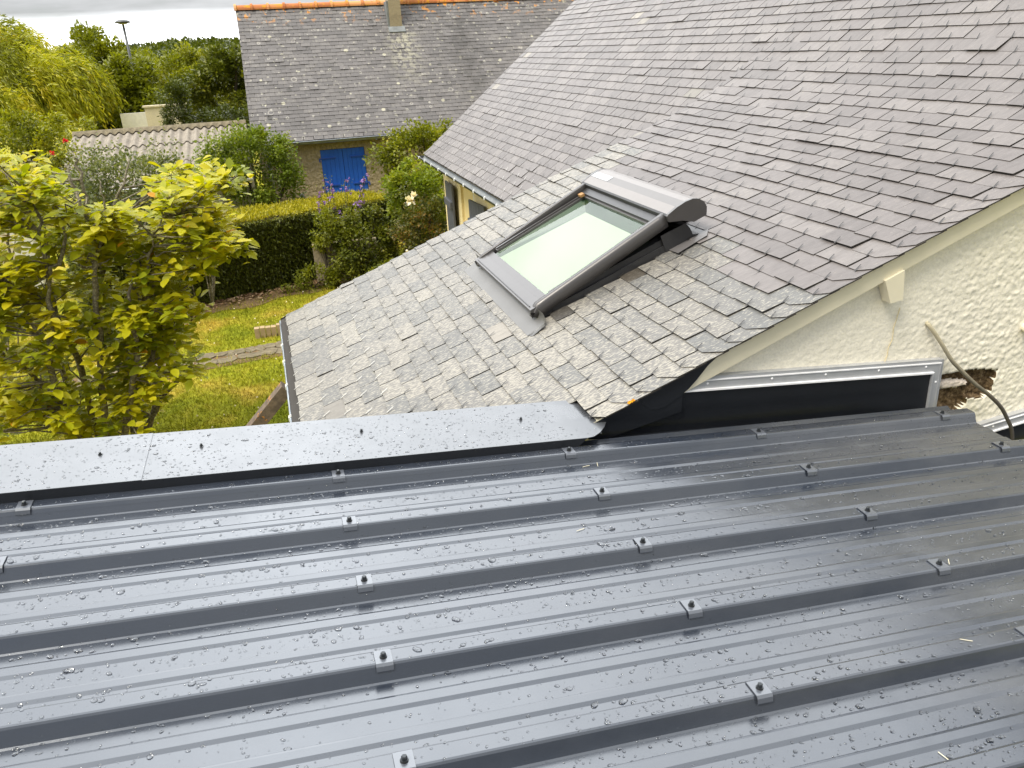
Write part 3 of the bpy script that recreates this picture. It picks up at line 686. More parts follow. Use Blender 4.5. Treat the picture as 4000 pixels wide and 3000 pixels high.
def rail(t0, t1, outer):
    k = MB(); rows = []
    for s in [1.445, 1.452, 1.47, 1.50, 1.55, 1.7, 1.9, 2.1, 2.30, 2.338]:
        up = h_r(s); e = max(0., 1 - ((s - 1.445) / .06)) ** 2 * .045
        lo = up - .075 + e * .6; up -= e
        w_ = t1 - t0; sg = 1 if outer == 0 else -1; tt = t0 if outer == 0 else t1
        rows.append([Q(s, tt + sg * .006, lo), Q(s, tt, lo + .03), Q(s, tt + sg * .004, up - .014), Q(s, tt + sg * .016, up - .002), Q(s, tt + sg * .026, up), Q(s, tt + sg * w_ * .95, up - .002), Q(s, tt + sg * w_, up - .006), Q(s, tt + sg * w_, lo)])
    i0 = len(k.v); k.grid(rows, 0, .5, closed=True); k.face(range(i0, i0 + 8)); k.face(range(len(k.v) - 8, len(k.v)))
    return k.build('side_rail', M['sky_grey'], skyl, True)
rail(T0, T0 + .05, 0); rail(T1 - .05, T1, 1)
k = MB()          # sill: two stepped flat strips
qbox(k, 1.452, 1.53, T0 + .008, T1 - .008, .062, .088, 0, None, .094); qbox(k, 1.531, 1.578, T0 + .05, T1 - .05, .070, .092, 0, None, .097)
qbox(k, 1.463, 1.468, T0 + .05, T1 - .05, .088, .094, 1); k.build('sill', [M['sky_grey'], M['sky_dark']], skyl)
gl_h = lambda s: .092 + (.146 - .092) * (s - 1.58) / (2.28 - 1.58)
k = MB()          # sash bars beside and above the glass
for (ta, tb) in ((T0 + .05, T0 + .085), (T1 - .105, T1 - .05)):
    qbox(k, 1.60, 2.34, ta, tb, gl_h(1.6) - .03, gl_h(1.6) + .012, 0, gl_h(2.34) - .03, gl_h(2.34) + .012)
qbox(k, 1.605, 2.34, T1 - .085, T1 - .072, gl_h(1.6) + .0125, gl_h(1.6) + .022, 0, gl_h(2.34) + .013, gl_h(2.34) + .022)
qbox(k, 2.292, 2.36, T0 + .05, T1 - .05, gl_h(2.25) + .013, gl_h(2.25) + .030, 1, None, gl_h(2.36) + .04)
qbox(k, 2.279, 2.292, T0 + .05, T1 - .05, gl_h(2.24) - .01, gl_h(2.24) + .016, 0)
k.build('sash', [M['sky_grey'], M['sky_dark']], skyl)
k = MB(); ta, tb = T0 + .085, T1 - .105
ga, gb2 = 1.579, 2.279
k.poly([Q(ga, ta, gl_h(ga)), Q(gb2, ta, gl_h(gb2)), Q(gb2, tb, gl_h(gb2)), Q(ga, tb, gl_h(ga))]); k.build('glass_pane', M['glass'], skyl)
# reveal and blind below the pane, deeper towards the top
c00, c10, c11, c01 = (ga + .004, ta + .004, gl_h(ga) - .035), (2.235, ta + .012, gl_h(gb2) - .070), (2.235, tb - .065, gl_h(gb2) - .070), (ga + .012, tb - .022, gl_h(ga) - .030)
k = MB()
k.poly([Q(ga, ta, gl_h(ga) - .004), Q(gb2, ta, gl_h(gb2) - .004), Q(*c10), Q(*c00)])
k.poly([Q(ga, tb, gl_h(ga) - .004), Q(gb2, tb, gl_h(gb2) - .004), Q(*c11), Q(*c01)])
k.poly([Q(gb2 - .001, ta, gl_h(gb2) - .004), Q(gb2 - .001, tb, gl_h(gb2) - .004), Q(*c11), Q(*c10)])
k.poly([Q(ga + .001, ta, gl_h(ga) - .004), Q(ga + .001, tb, gl_h(ga) - .004), Q(*c01), Q(*c00)]); k.build('glass_edge', M['green_edge'], skyl)
k = MB(); k.poly([Q(*c00), Q(*c10), Q(*c11), Q(*c01)]); k.build('blind', M['blind'], skyl)
k = MB()          # shutter box with curved top
cp = [(2.335, .178), (2.335, .210), (2.345, .217), (2.404, .231), (2.46, .236), (2.50, .232), (2.535, .216), (2.558, .190), (2.565, .155), (2.55, .115), (2.47, .112), (2.41, .150)]
TA, TB = T0 - .03, T1 + .02
for a in range(len(cp)):
    (s, h), (s2, h2) = cp[a], cp[(a + 1) % len(cp)]
    k.poly([Q(s, TA + .02, h), Q(s2, TA + .02, h2), Q(s2, TB - .02, h2), Q(s, TB - .02, h)], 1 if a in (2, 4, 5, 6) else (2 if a == 3 else 0))
k.poly([Q(s, TA + .02, h) for s, h in cp]); k.poly([Q(s, TB - .02, h) for s, h in cp][::-1])
shb = k.build('shutter_box', [M['sky_dark'], M['sky_light'], M['sky_mid']], skyl)
for (ta_, tb_) in ((TA, TA + .0205), (TB - .0205, TB)):
    k = MB(); sc_p = [(2.475 + (s - 2.475) * 1.012, .17 + (h - .17) * 1.03) for s, h in cp]
    k.prism([Q(s, ta_, h) for s, h in sc_p], Q(0, tb_ - ta_, 0) - Q(0, 0, 0)); k.build('end_cap', M['sky_grey'], shb)
k = MB(); k.poly([Q(2.406, TB - .30, .2330), Q(2.406, TB - .03, .2330), Q(2.457, TB - .03, .2375), Q(2.457, TB - .30, .2375)]); k.build('solar_cell', M['solar'], shb)
k = MB(); qbox(k, 2.255, 2.285, T1 - .125, T1 - .075, .165, .182); k.build('stop_block', M['cork'], skyl)

# ------------------------------------------------------------------ metal carport roof
RS = .09401
cR, sR = math.cos(RS), math.sin(RS)
def K(u, v, d):                              # u down the ribs, v along world Y, d below the eye, square to the sheet
    return W(u * cR - d * sR, v, -u * sR - d * cR)
carport = empty('carport', (.8, 1.0, 0), 'anthracite ribbed metal carport roof wet with rain drops', 'carport')
RIB, C0, HR = .3311, 2.614, .042
def rib_profile(c, front_only=False, back_only=False, h=HR):
    p = [(c + .052, h), (c + .047, h - .003), (c + .029, .006), (c + .025, .0015), (c + .020, 0), (c - .020, 0), (c - .025, .0015), (c - .029, .006), (c - .047, h - .003), (c - .052, h)]
    return p
def pan(c):                                  # two low stiffeners in the pan on the near side of rib c
    h = HR; o = []
    for a, b in ((.096, .146), (.203, .247)):
        o += [(c - a, h), (c - a - .004, h - .0035), (c - a - .010, h - .0045), (c - b + .012, h - .0042), (c - b + .003, h - .001), (c - b, h)]
    return o
U0, U1 = -1.35, 3.09
def sheet(prof, name='roof_sheet', off=0.0, u1=U1):
    m = MB(); us = np.linspace(U0, u1, 46)
    m.grid([[K(u, v, 1.4 + d - off) for u in us] for v, d in prof])
    m.grid([[K(u1, v, 1.4 + d - off) for v, d in prof], [K(u1 - .001, v, 1.4 + d - off + .0012) for v, d in prof]])
    return m.build(name, M['steel'], carport)
sheets = []
# first sheet runs from the wall over rib 0
p = [(2.742, HR - .01), (2.72, HR), (C0 + .07, HR)] + rib_profile(C0)[:-2] + [(C0 - .036, .018)]
sheets.append(sheet(p, off=.0016))
for q in range(4):
    prof = []
    for r in range(3):
        c = C0 - RIB * (3 * q + r)
        prof += (rib_profile(c) if r else rib_profile(c)[4:]) + pan(c)
    c = C0 - RIB * (3 * q + 3); prof += rib_profile(c)[:-2] + [(c - .039, .024)]
    sheets.append(sheet(prof, off=.0008 if q % 2 else .0))
for i, o in enumerate(sheets): o.name = 'roof_sheet' if i == 0 else 'roof_sheet.%03d' % i
# saddle washers with their screws on every rib, over the purlins
PUR = {0: (-.805, .193, 1.086, 1.957, 2.926)}
sad_me = None; first = None
def saddle(u, c):
    s = MB(); w_ = .0215; d0 = 1.3965
    prf = [(c + .034, .022), (c + .030, .004), (c + .024, -.002), (c - .024, -.002), (c - .030, .004), (c - .0335, .016)]
    s.grid([[K(u - w_, v, d0 + d) for v, d in prf], [K(u + w_, v, d0 + d) for v, d in prf]])
    s.grid([[K(u - w_, v, d0 + d) for v, d in prf], [K(u - w_, v, d0 + d + .003) for v, d in prf]]); s.grid([[K(u + w_, v, d0 + d) for v, d in prf], [K(u + w_, v, d0 + d + .003) for v, d in prf]])
    s.grid([[K(u - w_, prf[-1][0], d0 + prf[-1][1]), K(u + w_, prf[-1][0], d0 + prf[-1][1])], [K(u - w_, prf[-1][0] + .001, d0 + prf[-1][1] + .004), K(u + w_, prf[-1][0] + .001, d0 + prf[-1][1] + .004)]])
    o = s.build('saddle_washer', M['saddle'], carport)
    up = K(0, 0, -1) - K(0, 0, 0); b = K(u, c - .002, d0 - .002)
    s = MB(); s.lathe(b, up, [(.0095, 0), (.0095, .0022)], 14, 1); s.lathe(b + up * .0022, up, [(.0085, 0), (.0085, .002), (.0055, .0022)], 14); s.lathe(b + up * .0042, up, [(.0068, 0), (.0068, .008), (.005, .0098)], 6)
    s.build('screw', [M['screw'], M['rubber']], o)
    return o
for kk in range(9):
    c = C0 - RIB * kk
    for u in (-.80, .20, 1.086, 1.953, 2.915): saddle(u + random.uniform(-.006, .006) + (.004 * kk if u == .2 else 0), c - .006 + random.uniform(-.002, .002))
# broad capping at the left, over the catslide verge
cap = MB(); D1 = 1.366
def cap_piece(u0, u1, lift=0.0, end=None):
    pts = [(u0, 2.642), (u1, 2.642)] if not end else [(u0, 2.642), (1.18, 2.642), (1.21, 2.648), (1.25, 2.680), (1.285, 2.722), (1.318, 2.775), (1.335, 2.83), (1.33, 2.90), (1.30, 3.02)]
    if not end: pts += [(u1, 3.02)]
    pts += [(u0, 3.02)]
    tp = [K(u, v, D1 - lift) for u, v in pts]
    cap.prism(tp, K(0, 0, .0012) - K(0, 0, 0))
    ue = 1.18 if end else u1
    f = [K(u0, 2.6405, D1 - lift + .0004), K(ue, 2.6405, D1 - lift + .0004), K(ue - (.045 if end else 0), 2.636, 1.404), K(u0, 2.636, 1.404)]
    cap.prism(f, (0, .0012, 0), 1)  # near-black front: its dim sky reflection is put into the colour
    cap.prism([K(u0, 3.02, D1 - lift + .001), K(ue - .1, 3.02, D1 - lift + .001), K(ue - .1, 3.022, D1 + .06), K(u0, 3.022, D1 + .30)], (0, .0012, 0), 1)
cap_piece(-1.29, -.455, .0022); cap_piece(-.46, 0, 0, True)
capo = cap.build('capping', [M['steel_trim'], M['steel_dark']], carport)
for u, v in ((-.616, 2.868), (-.275, 2.868), (.315, 2.875), (.968, 2.858)):
    s = MB(); up = K(0, 0, -1) - K(0, 0, 0); b = K(u, v, D1 - .003)
    s.lathe(b, up, [(.007, 0), (.007, .0016)], 14, 1); s.lathe(b + up * .0016, up, [(.0066, 0), (.006, .0018), (.004, .002)], 14); s.lathe(b + up * .0042, up, [(.0044, -.002), (.0044, .005), (.0034, .006)], 6); s.build('capping_screw', [M['screw'], M['rubber']], capo)
# wall upstand, its aluminium bead and the plate under the slates
m = MB(); yp = YW - .030
m.prism([W(1.10, yp, -1.56), W(2.86, yp, -1.742), W(2.86, yp, -1.54), W(1.56, yp, -1.415), W(1.52, yp, -1.40), W(1.20, yp, -1.49), W(1.10, yp, -1.53)], (0, .004, 0))
m.prism([W(1.10, yp + .002, -1.556), W(2.86, yp + .002, -1.738), W(2.86, 2.72, -1.752), W(1.10, 2.72, -1.568)], (0, 0, -.002), 0)
m.build('wall_upstand', M['steel_dark'], carport)
m = MB(); yq = YN + .022
arc = [(1.33, -1.393), (1.35, -1.434), (1.377, -1.457), (1.407, -1.467), (1.448, -1.463), (1.482, -1.446), (1.516, -1.425)]
zt = lambda x: z_ext(x) - .006
m.prism([W(x, yq, min(z, zt(x))) for x, z in arc + [(1.558, -1.397), (1.591, -1.365), (1.645, -1.303), (1.70, 9)]], (0, .0015, 0))
m.prism([W(x, yq + .003, z) for x, z in [(1.10, -1.55), (1.18, -1.565), (1.53, -1.50), (1.53, zt(1.53)), (1.30, zt(1.30)), (1.10, zt(1.10))]], (0, .0015, 0)); m.build('verge_plate', M['steel_dark'], carport)
m = MB()
def bead(a, b, wid, side):                  # three-step pressed bar
    a, b = Vector(a), Vector(b)
    n_ = Vector((0, 0, -1)) if side == 0 else Vector((-1, 0, 0))
    for (p0, p1, y_, mt) in ((0, .22, -.004, 0), (.22, .30, -.009, 1), (.30, .88, -.006, 0), (.88, 1.0, -.016, 1)):  # white steps carry the painted sky glint
        q = [a + n_ * wid * p0, b + n_ * wid * p0, b + n_ * wid * p1, a + n_ * wid * p1]
        if side == 0: q[1] += Vector((-wid * p0, 0, 0)); q[2] += Vector((-wid * p1, 0, 0))
        else: q[0] += Vector((0, 0, -wid * p0)); q[3] += Vector((0, 0, -wid * p1))
        m.prism([W(v_.x, YW - .026 + y_, v_.z) for v_ in q], (0, .03, 0), mt if side == 0 else 0)
bead((1.50, 0, -1.350), (2.922, 0, -1.488), .062, 0); bead((2.922, 0, -1.488), (2.926, 0, -1.742), .066, 1)
bo = m.build('sealing_bead', [M['alu'], M['alu_bright']], carport)
for x in (1.66, 1.98, 2.26, 2.55, 2.82):
    s = MB(); s.lathe(W(x, YW - .031, -1.382 - .0970 * (x - 1.5)), (0, -1, 0), [(.006, 0), (.005, .003), (.002, .004)], 10); s.build('rivet', M['alu_bright'], bo)
s = MB(); s.lathe(W(2.892, YW - .031, -1.60), (0, -1, 0), [(.006, 0), (.005, .003), (.002, .004)], 10); s.build('rivet', M['alu_bright'], bo)
m = MB()                                     # carrying frame below
for v in (2.45, .9, -.8):
    m.prism([K(U0 + .05, v, 1.46), K(U1 - .1, v, 1.46), K(U1 - .1, v, 1.58), K(U0 + .05, v, 1.58)], (0, .06, 0))
m.build('beam', M['steel_dark'], carport)
for x, y in ((-1.32, 2.47), (-1.32, .92), (-1.32, -.78), (2.9, -.78)):
    q = MB(); q.box((x - .04, y - .03, 0), (x + .04, y + .05, CZ - 1.44 - max(x, -1.3) * .09 - .08)); q.build('post', M['steel_dark'], carport)

# rain drops lying on the sheets and the capping
def surf_d(v):                               # depth of the sheet below the crest plane at v
    q = (C0 - v) / RIB; c = C0 - RIB * math.floor(q + .5) if False else None
    k_ = min(range(12), key=lambda i: abs(v - (C0 - RIB * i))); dv = abs(v - (C0 - RIB * k_))
    if dv < .022: return 0.0, 0.0
    if dv < .048: return HR * (dv - .022) / .026, (1 if v < C0 - RIB * k_ else -1)
    return HR, 0.0
Vd = []; Fd = []
SEG = 9
def drop(center, N_, U_, V_, ru, rv, hgt, rot, wob):
    b0 = len(Vd); ca_, sa_ = math.cos(rot), math.sin(rot); A = U_ * ca_ + V_ * sa_; B_ = V_ * ca_ - U_ * sa_
    w0 = [1 + random.uniform(-wob, wob) for _ in range(SEG)]
    for fr_, fh in ((1.0, -.0003 / max(hgt, .0003)), (.93, .38), (.66, .82)):
        for q in range(SEG):
            a = 2 * math.pi * q / SEG; p = center + A * (ru * fr_ * math.cos(a) * w0[q]) + B_ * (rv * fr_ * math.sin(a) * w0[q]) + N_ * (hgt * fh); Vd.append((p.x, p.y, p.z))
    p = center + N_ * hgt; Vd.append((p.x, p.y, p.z))
    for r_ in range(2):
        for q in range(SEG): Fd.append((b0 + r_ * SEG + q, b0 + r_ * SEG + (q + 1) % SEG, b0 + (r_ + 1) * SEG + (q + 1) % SEG, b0 + (r_ + 1) * SEG + q))
    for q in range(SEG): Fd.append((b0 + 2 * SEG + q, b0 + 2 * SEG + (q + 1) % SEG, b0 + 3 * SEG, b0 + 3 * SEG))
Un = (K(1, 0, 0) - K(0, 0, 0)); Vn = Vector((0, 1, 0)); Nn = (K(0, 0, -1) - K(0, 0, 0))
nd = 0
while nd < 22000:
    u = random.uniform(-1.33, 3.05); v = random.uniform(.55, 2.74)
    if v > C0 + .01 and u < 1.35: continue
    if u > 1.3 and random.random() < min(.5, (u - 1.3) * .35): continue
    dens = noise.noise(Vector((u * 1.6, v * 2.4, 3))) * .5 + .62
    if random.random() > dens: continue
    d, side = surf_d(v)
    r_ = min(.008, .0018 * math.exp(random.gauss(0, .52)))
    N_, V_ = Nn, Vn
    if side: N_ = (Nn * .45 - Vn * side * .89).normalized(); V_ = (Vn * .45 + Nn * side * .89).normalized(); r_ = min(r_ * .75, .0026)
    e_ = random.uniform(1.0, 1.9) if r_ > .0018 else random.uniform(1, 1.3)
    drop(K(u, v, 1.4 + d - .0017), N_, Un, V_, r_ * e_, r_, r_ * random.uniform(.42, .6), random.gauss(0, .5), .16 if r_ > .002 else .05); nd += 1
for i in range(2600):
    u = random.uniform(-1.28, 1.25); v = random.uniform(2.65, 3.01)
    if u > 1.12 and v > 2.74: continue
    r_ = min(.008, .0016 * math.exp(random.gauss(0, .52)))
    drop(K(u, v, D1 - (.0023 if u < -.455 else .0001)), Nn, Un, Vn, r_ * random.uniform(1, 1.8), r_, r_ * random.uniform(.42, .6), random.gauss(0, .5), .14)
for i in range(700):                         # splashes on the dark wall plate and cap front
    if i < 480:
        x = random.uniform(1.2, 2.84); z0 = -1.555 - (x - 1.1) * .102; z1 = -1.445 - (x - 1.52) * .098
        if z1 < z0: continue
        r_ = random.uniform(.0008, .0022); drop(W(x, yp - .0001, random.uniform(z0, z1)), Vector((0, -1, 0)), Vector((1, 0, 0)), Vector((0, 0, 1)), r_, r_, r_ * .5, 0, .05)
    else:
        u = random.uniform(-1.28, 1.1); r_ = random.uniform(.0008, .002); drop(K(u, 2.639, random.uniform(D1 + .003, 1.402)), Vector((0, -1, 0)), Un, Nn, r_, r_, r_ * .5, 0, .05)
Fd = [f if f[2] != f[3] else f for f in Fd]
me = bpy.data.meshes.new('rain_drops'); me.from_pydata(Vd, [], [f if f[2] != f[3] else f[:3] for f in Fd]); me.materials.append(M['water']); me.polygons.foreach_set('use_smooth', [True] * len(me.polygons))
rd = bpy.data.objects.new('rain_drops', me); COL.objects.link(rd); tag(rd, 'clear rain drops beaded all over the dark metal roof', 'rain drops', kind='stuff')

for i, (u, v, a) in enumerate(((1.14, 2.545, .2), (1.19, 2.55, 1.3), (1.75, 1.30, -.5), (2.0, 1.62, .9), (1.42, 1.02, 1.8), (.95, 2.12, .3), (2.35, 1.15, 2.2))):
    m = MB(); d = 1.4 + surf_d(v)[0] - .003; m.tube([K(u + math.cos(a) * t_, v + math.sin(a) * t_ + .12 * t_ * t_ * 20 * ((i % 3) - 1), d) for t_ in (-.016, -.008, 0, .008, .016)], .0009, 5)
    o = m.build('straw', M['straw']); tag(o, 'tiny pale straw lying on the wet metal roof', 'straw', 'straw bits on the metal roof')
# lower second roof at the right, meeting the gable under its own bead
lr = empty('lower_metal_roof', (4.2, 2.2, 2), 'dark lower metal roof beyond the end of the ribbed sheets', 'roof')
m = MB()
lz = lambda x: -2.10 + .09 * (x - 3.1)
prof = [(2.74, 0)]
for kk in range(10):
    c = C0 - RIB * kk; prof += [(c + .05, 0), (c + .027, .04), (c - .027, .04), (c - .05, 0), (c - .1, 0), (c - .105, .004), (c - .14, .004), (c - .145, 0)]
m.grid([[W(x, v, lz(x) + d) for x in (2.95, 4.0, 6.0)] for v, d in prof]); m.build('roof_sheet', M['steel'], lr)
m = MB(); m.prism([W(3.0, yp, -2.11), W(6, yp, lz(6)), W(6, yp, -1.70), W(3.0, yp, -1.975)], (0, .004, 0)); m.build('wall_upstand', M['steel_dark'], lr)
m = MB(); bead((3.02, 0, -1.912), (6.0, 0, -1.642), .062, 0); m.build('sealing_bead', [M['alu'], M['alu_bright']], lr)
s = MB(); s.lathe(W(3.31, YW - .031, -1.917), (0, -1, 0), [(.006, 0), (.005, .003), (.002, .004)], 10); s.build('rivet', M['alu_bright'], lr)

# conduit hanging from the gable
m = MB()
cp_ = [(2.812, -1.300, 2.83), (2.818, -1.313, 2.805), (2.883, -1.401, 2.785), (2.949, -1.49, 2.775), (3.018, -1.558, 2.765), (3.094, -1.629, 2.75), (3.182, -1.698, 2.74), (3.262, -1.773, 2.73), (3.313, -1.843, 2.725), (3.352, -1.908, 2.72), (3.375, -1.98, 2.72), (3.38, -2.04, 2.72), (3.38, -2.07, 2.72)]
pts = []
for i in range(len(cp_) - 1):
    for q in range(5):
        f = q / 5; p0, p1, p2, p3 = [Vector(cp_[min(max(i + j, 0), len(cp_) - 1)]) for j in (-1, 0, 1, 2)]
        v = .5 * ((2 * p1) + (p2 - p0) * f + (2 * p0 - 5 * p1 + 4 * p2 - p3) * f * f + (3 * p1 - p0 - 3 * p2 + p3) * f ** 3); pts.append(W(v.x, v.z, v.y))
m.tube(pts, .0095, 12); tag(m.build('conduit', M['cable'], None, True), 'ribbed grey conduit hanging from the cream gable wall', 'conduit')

# beam leaning against the low gutter
m = MB(); a, b = W(-.115, 5.06, -2.03), W(-2.15, 5.16, -4.13); d = (b - a).normalized(); sd_ = Vector((0, 1, 0)) * .05; up_ = d.cross(Vector((0, 1, 0))).normalized() * .04
m.box8([a - sd_ - up_, b - sd_ - up_, b + sd_ - up_, a + sd_ - up_, a - sd_ + up_, b - sd_ + up_, b + sd_ + up_, a + sd_ + up_]); tag(m.build('timber_beam', M['timber']), 'old timber beam with orange lichen leaning against the low gutter', 'beam')
# ------------------------------------------------------------------ neighbour's house
NB = empty('neighbour_house', (4.5, 21.6, 0), 'stone coloured house with old lichened slate roof and blue shutters', 'house')
YG, ZG, YR = 18.86, -1.80, 21.67
def z_n(y): return ZG + (y - 18.9)
NX0, NX1 = -.27, 11.0
mb = MB()
ss = np.linspace(0, 3.96, 40)
NL = math.sqrt(.5)
k = 0; s = 0.02
while s < 3.90:
    off = .11 if k % 2 else 0; x = NX0 - off + (.05 * s * 0)
    x0row = NX0 + .028 * s - .0
    while x < NX1:
        a, b = max(x, x0row), min(x + .22, NX1)
        if b - a > .04:
            ds = random.uniform(-.003, .003); hl = .014 + random.uniform(-.003, .005) + (random.random() < .04) * .008; g_ = .0055; rr = random.random()
            def N3(s_, x_, h_): return W(x_, 18.84 + s_ * NL - h_ * NL, ZG - .06 + s_ * NL + h_ * NL)
            q = [(s + ds, a + g_, hl), (s + ds, b - g_, hl), (s + .2, b - g_, .002), (s + .2, a + g_, .002)]
            mb.poly([N3(*v_) for v_ in q], 0, rr, [(v_[0], v_[1]) for v_ in q])
            mb.poly([N3(s + ds, a + g_, hl), N3(s + ds + .001, a + g_, hl - .007), N3(s + ds + .001, b - g_, hl - .007), N3(s + ds, b - g_, hl)], 1)
        x += .22
    s += .108; k += 1
mb.poly([W(NX0 + .01, 18.86, ZG - .06), W(NX1, 18.86, ZG - .06), W(NX1, YR, z_n(YR) - .02), W(NX0 + .12, YR, z_n(YR) - .02)], 1)
mb.poly([W(NX0 + .1, YR, z_n(YR) - .02), W(NX1, YR, z_n(YR) - .02), W(NX1, YR + 2.9, ZG), W(NX0, YR + 2.9, ZG)], 1)
nroof = mb.build('roof', [M['slate_old'], M['slate_under']], NB)
rt = MB(); x = NX0 + .07
while x < NX1:
    for (xa, xb, rad) in ((x, x + .055, .128), (x + .055, x + .37, .100)):
        r0 = random.random()
        rt.grid([[W(xx, YR + rad * math.cos(a), z_n(YR) - .035 + rad * math.sin(a)) for xx in (xa, xb)] for a in np.linspace(-.1, math.pi + .1, 10)], 0, r0)
        rt.poly([W(xa - .0, YR + rad * math.cos(a), z_n(YR) - .035 + rad * math.sin(a)) for a in np.linspace(-.1, math.pi + .1, 10)], 0, r0)
    x += .372
rt.build('ridge_tiles', M['terracotta'], nroof)
ch = MB(); ch.box((3.345, 21.08, CZ + .20), (3.635, 21.52, CZ + 2.2)); ch.box((3.31, 21.04, CZ + 2.2), (3.67, 21.56, CZ + 2.28)); ch.build('chimney', M['concrete'], nroof)
fl = MB(); fl.prism([W(3.29, 20.98, z_n(20.98) - .01), W(3.69, 20.98, z_n(20.98) - .01), W(3.69, 21.10, z_n(21.10) - .01), W(3.29, 21.10, z_n(21.10) - .01)], (0, -.03, .03)); fl.box((3.30, 21.1, CZ + .42), (3.342, 21.5, CZ + .98)); fl.build('chimney_flashing', M['zinc_in'], nroof)
nw = MB()
SX0, SX1, SZ0, SZ1 = 1.157, 2.150, CZ - 3.16, CZ - 2.085
wy = 19.05
def nwall(x0, x1, z0, z1): nw.box((x0, wy, z0), (x1, wy + .3, z1))
nwall(NX0 + .1, SX0, 0, CZ - 1.9); nwall(SX1, NX1 - .1, 0, CZ - 1.9); nwall(SX0, SX1, 0, SZ0); nwall(SX0, SX1, SZ1, CZ - 1.9)
nw.prism([W(NX0 + .1, wy + .3, -4.15), W(NX0 + .1, wy + .3, -1.9 + .25), W(NX0 + .1, YR, z_n(YR) - .1), W(NX0 + .1, YR + 2.7, -1.75), W(NX0 + .1, YR + 2.7, -4.15)], (.25, 0, 0))
nw.box((NX0 + .35, YR + 2.5, 0), (NX1 - .1, YR + 2.7, CZ - 1.75)); nw.prism([W(NX1 - .35, wy + .3, -4.15), W(NX1 - .35, wy + .3, -1.65), W(NX1 - .35, YR, z_n(YR) - .1), W(NX1 - .35, YR + 2.7, -1.75), W(NX1 - .35, YR + 2.7, -4.15)], (.25, 0, 0))
nw.build('wall', M['render_rough'], NB)
gb = MB(); xs = np.linspace(NX0 + .02, NX1, 30); prof = [(math.cos(a), math.sin(a)) for a in np.linspace(math.pi, 2 * math.pi, 9)]
gz_ = lambda x: CZ - 1.852 - .0068 * x * 0
gb.grid([[Vector((x, 18.80 + .065 * c_, gz_(x) + .065 * s_)) for x in xs] for c_, s_ in prof]); gb.tube([Vector((x, 18.733, gz_(x) + .003)) for x in xs], .009, 6)
gb.poly([Vector((xs[0], 18.80 + .065 * c_, gz_(0) + .065 * s_)) for c_, s_ in prof])
for x in np.arange(.4, NX1, 2.0): gb.box((x, 18.732, gz_(x) - .068), (x + .03, 18.868, gz_(x) - .0655))
gb.build('gutter', M['zinc'], NB, True)
dp = MB(); dp.tube([W(.03, 18.80, -1.91), W(.03, 18.82, -2.0), W(.035, 18.97, -2.16), W(.03, 18.98, -2.4), W(.035, 18.98, -4.13)], .045, 10); dp.build('downpipe', M['zinc'], NB, True)
for side in (0, 1):
    sb = MB(); xa, xb = (SX0 + .004, (SX0 + SX1) / 2 - .002) if side == 0 else ((SX0 + SX1) / 2 + .002, SX1 - .004); n = 5
    for q in range(n):
        a, b = xa + (xb - xa) * q / n, xa + (xb - xa) * (q + 1) / n - .007; sb.box((a, wy + .02, SZ0 + .01), (b, wy + .048, SZ1 - .012), 0, random.random())
    sb.box((xa + .003, wy + .036, SZ0 + .012), (xb - .003, wy + .044, SZ1 - .014))
    so_ = sb.build('shutter', M['blue'], NB)
    for z in (CZ - 2.30, CZ - 2.90):
        h = MB(); L0, L1 = (xa - .05, xa + .33) if side == 0 else (xb - .33, xb + .05)
        h.box((L0, wy - .006, z), (L1, wy + .0195, z + .032)); e = L0 if side == 0 else L1 - .03
        h.box((e, wy - .012, z - .05), (e + .03, wy + .019, z - .0005)); h.build('strap_hinge', M['blue_dark'], so_)
sl_ = MB(); sl_.box((SX0 - .05, wy - .03, SZ0 - .06), (SX1 + .05, wy + .25, SZ0 + .006)); sl_.build('window_sill', M['concrete'], NB)
bk = MB(); bk.box((SX0, wy + .05, SZ0), (SX1, wy + .06, SZ1)); bk.build('window_pane', M['rubber'], NB)
hk = MB(); hk.lathe(W(.62, wy - .002, -3.06), (0, -1, 0), [(.06, 0), (.05, .004)], 12); hk.lathe(W(.62, wy - .01, -3.06), (0, -1, 0), [(.025, 0), (.02, .02)], 10, 1); hk.build('tap_plate', [M['zinc'], M['rubber']], NB)

# ------------------------------------------------------------------ shed with corrugated roof
SH = empty('corrugated_shed', (-2.1, 18.5, 0), 'low pale shed with weathered corrugated fibre cement roof', 'shed')
sm = MB(); wl = .177; SX, SXE = -3.95, -.33
sz = lambda y: -2.2 + .25 * (y - 17.1)
for r, (ya, yb, lift, xoff) in enumerate(((17.02, 18.15, 0, 0), (18.03, 19.15, .014, 0), (19.03, 20.0, .028, 0))):
    nx_ = int((SXE - SX) / .0148); xs = [SX + i * .0148 for i in range(nx_ + 1)]
    yr_ = lambda y, x: y + (.05 if (r == 0 and x < -1.6) else 0) * 0
    rows = [[W(x, y, sz(y) + lift * (1 - (y - ya) / (yb - ya) * .9) + .026 * math.cos(2 * math.pi * x / wl)) for x in xs] for y in (ya, (ya + yb) / 2, yb)]
    sm.grid(rows, 0, random.random())
    sm.grid([[W(x, ya, sz(ya) + lift + .026 * math.cos(2 * math.pi * x / wl)) for x in xs], [W(x, ya + .001, sz(ya) + lift - .009 + .026 * math.cos(2 * math.pi * x / wl)) for x in xs]], 0)
sroof = sm.build('roof', M['fibre'], SH, True)
rm = MB(); nx_ = int((SXE - SX) / .0148); xs = [SX + i * .0148 for i in range(nx_ + 1)]
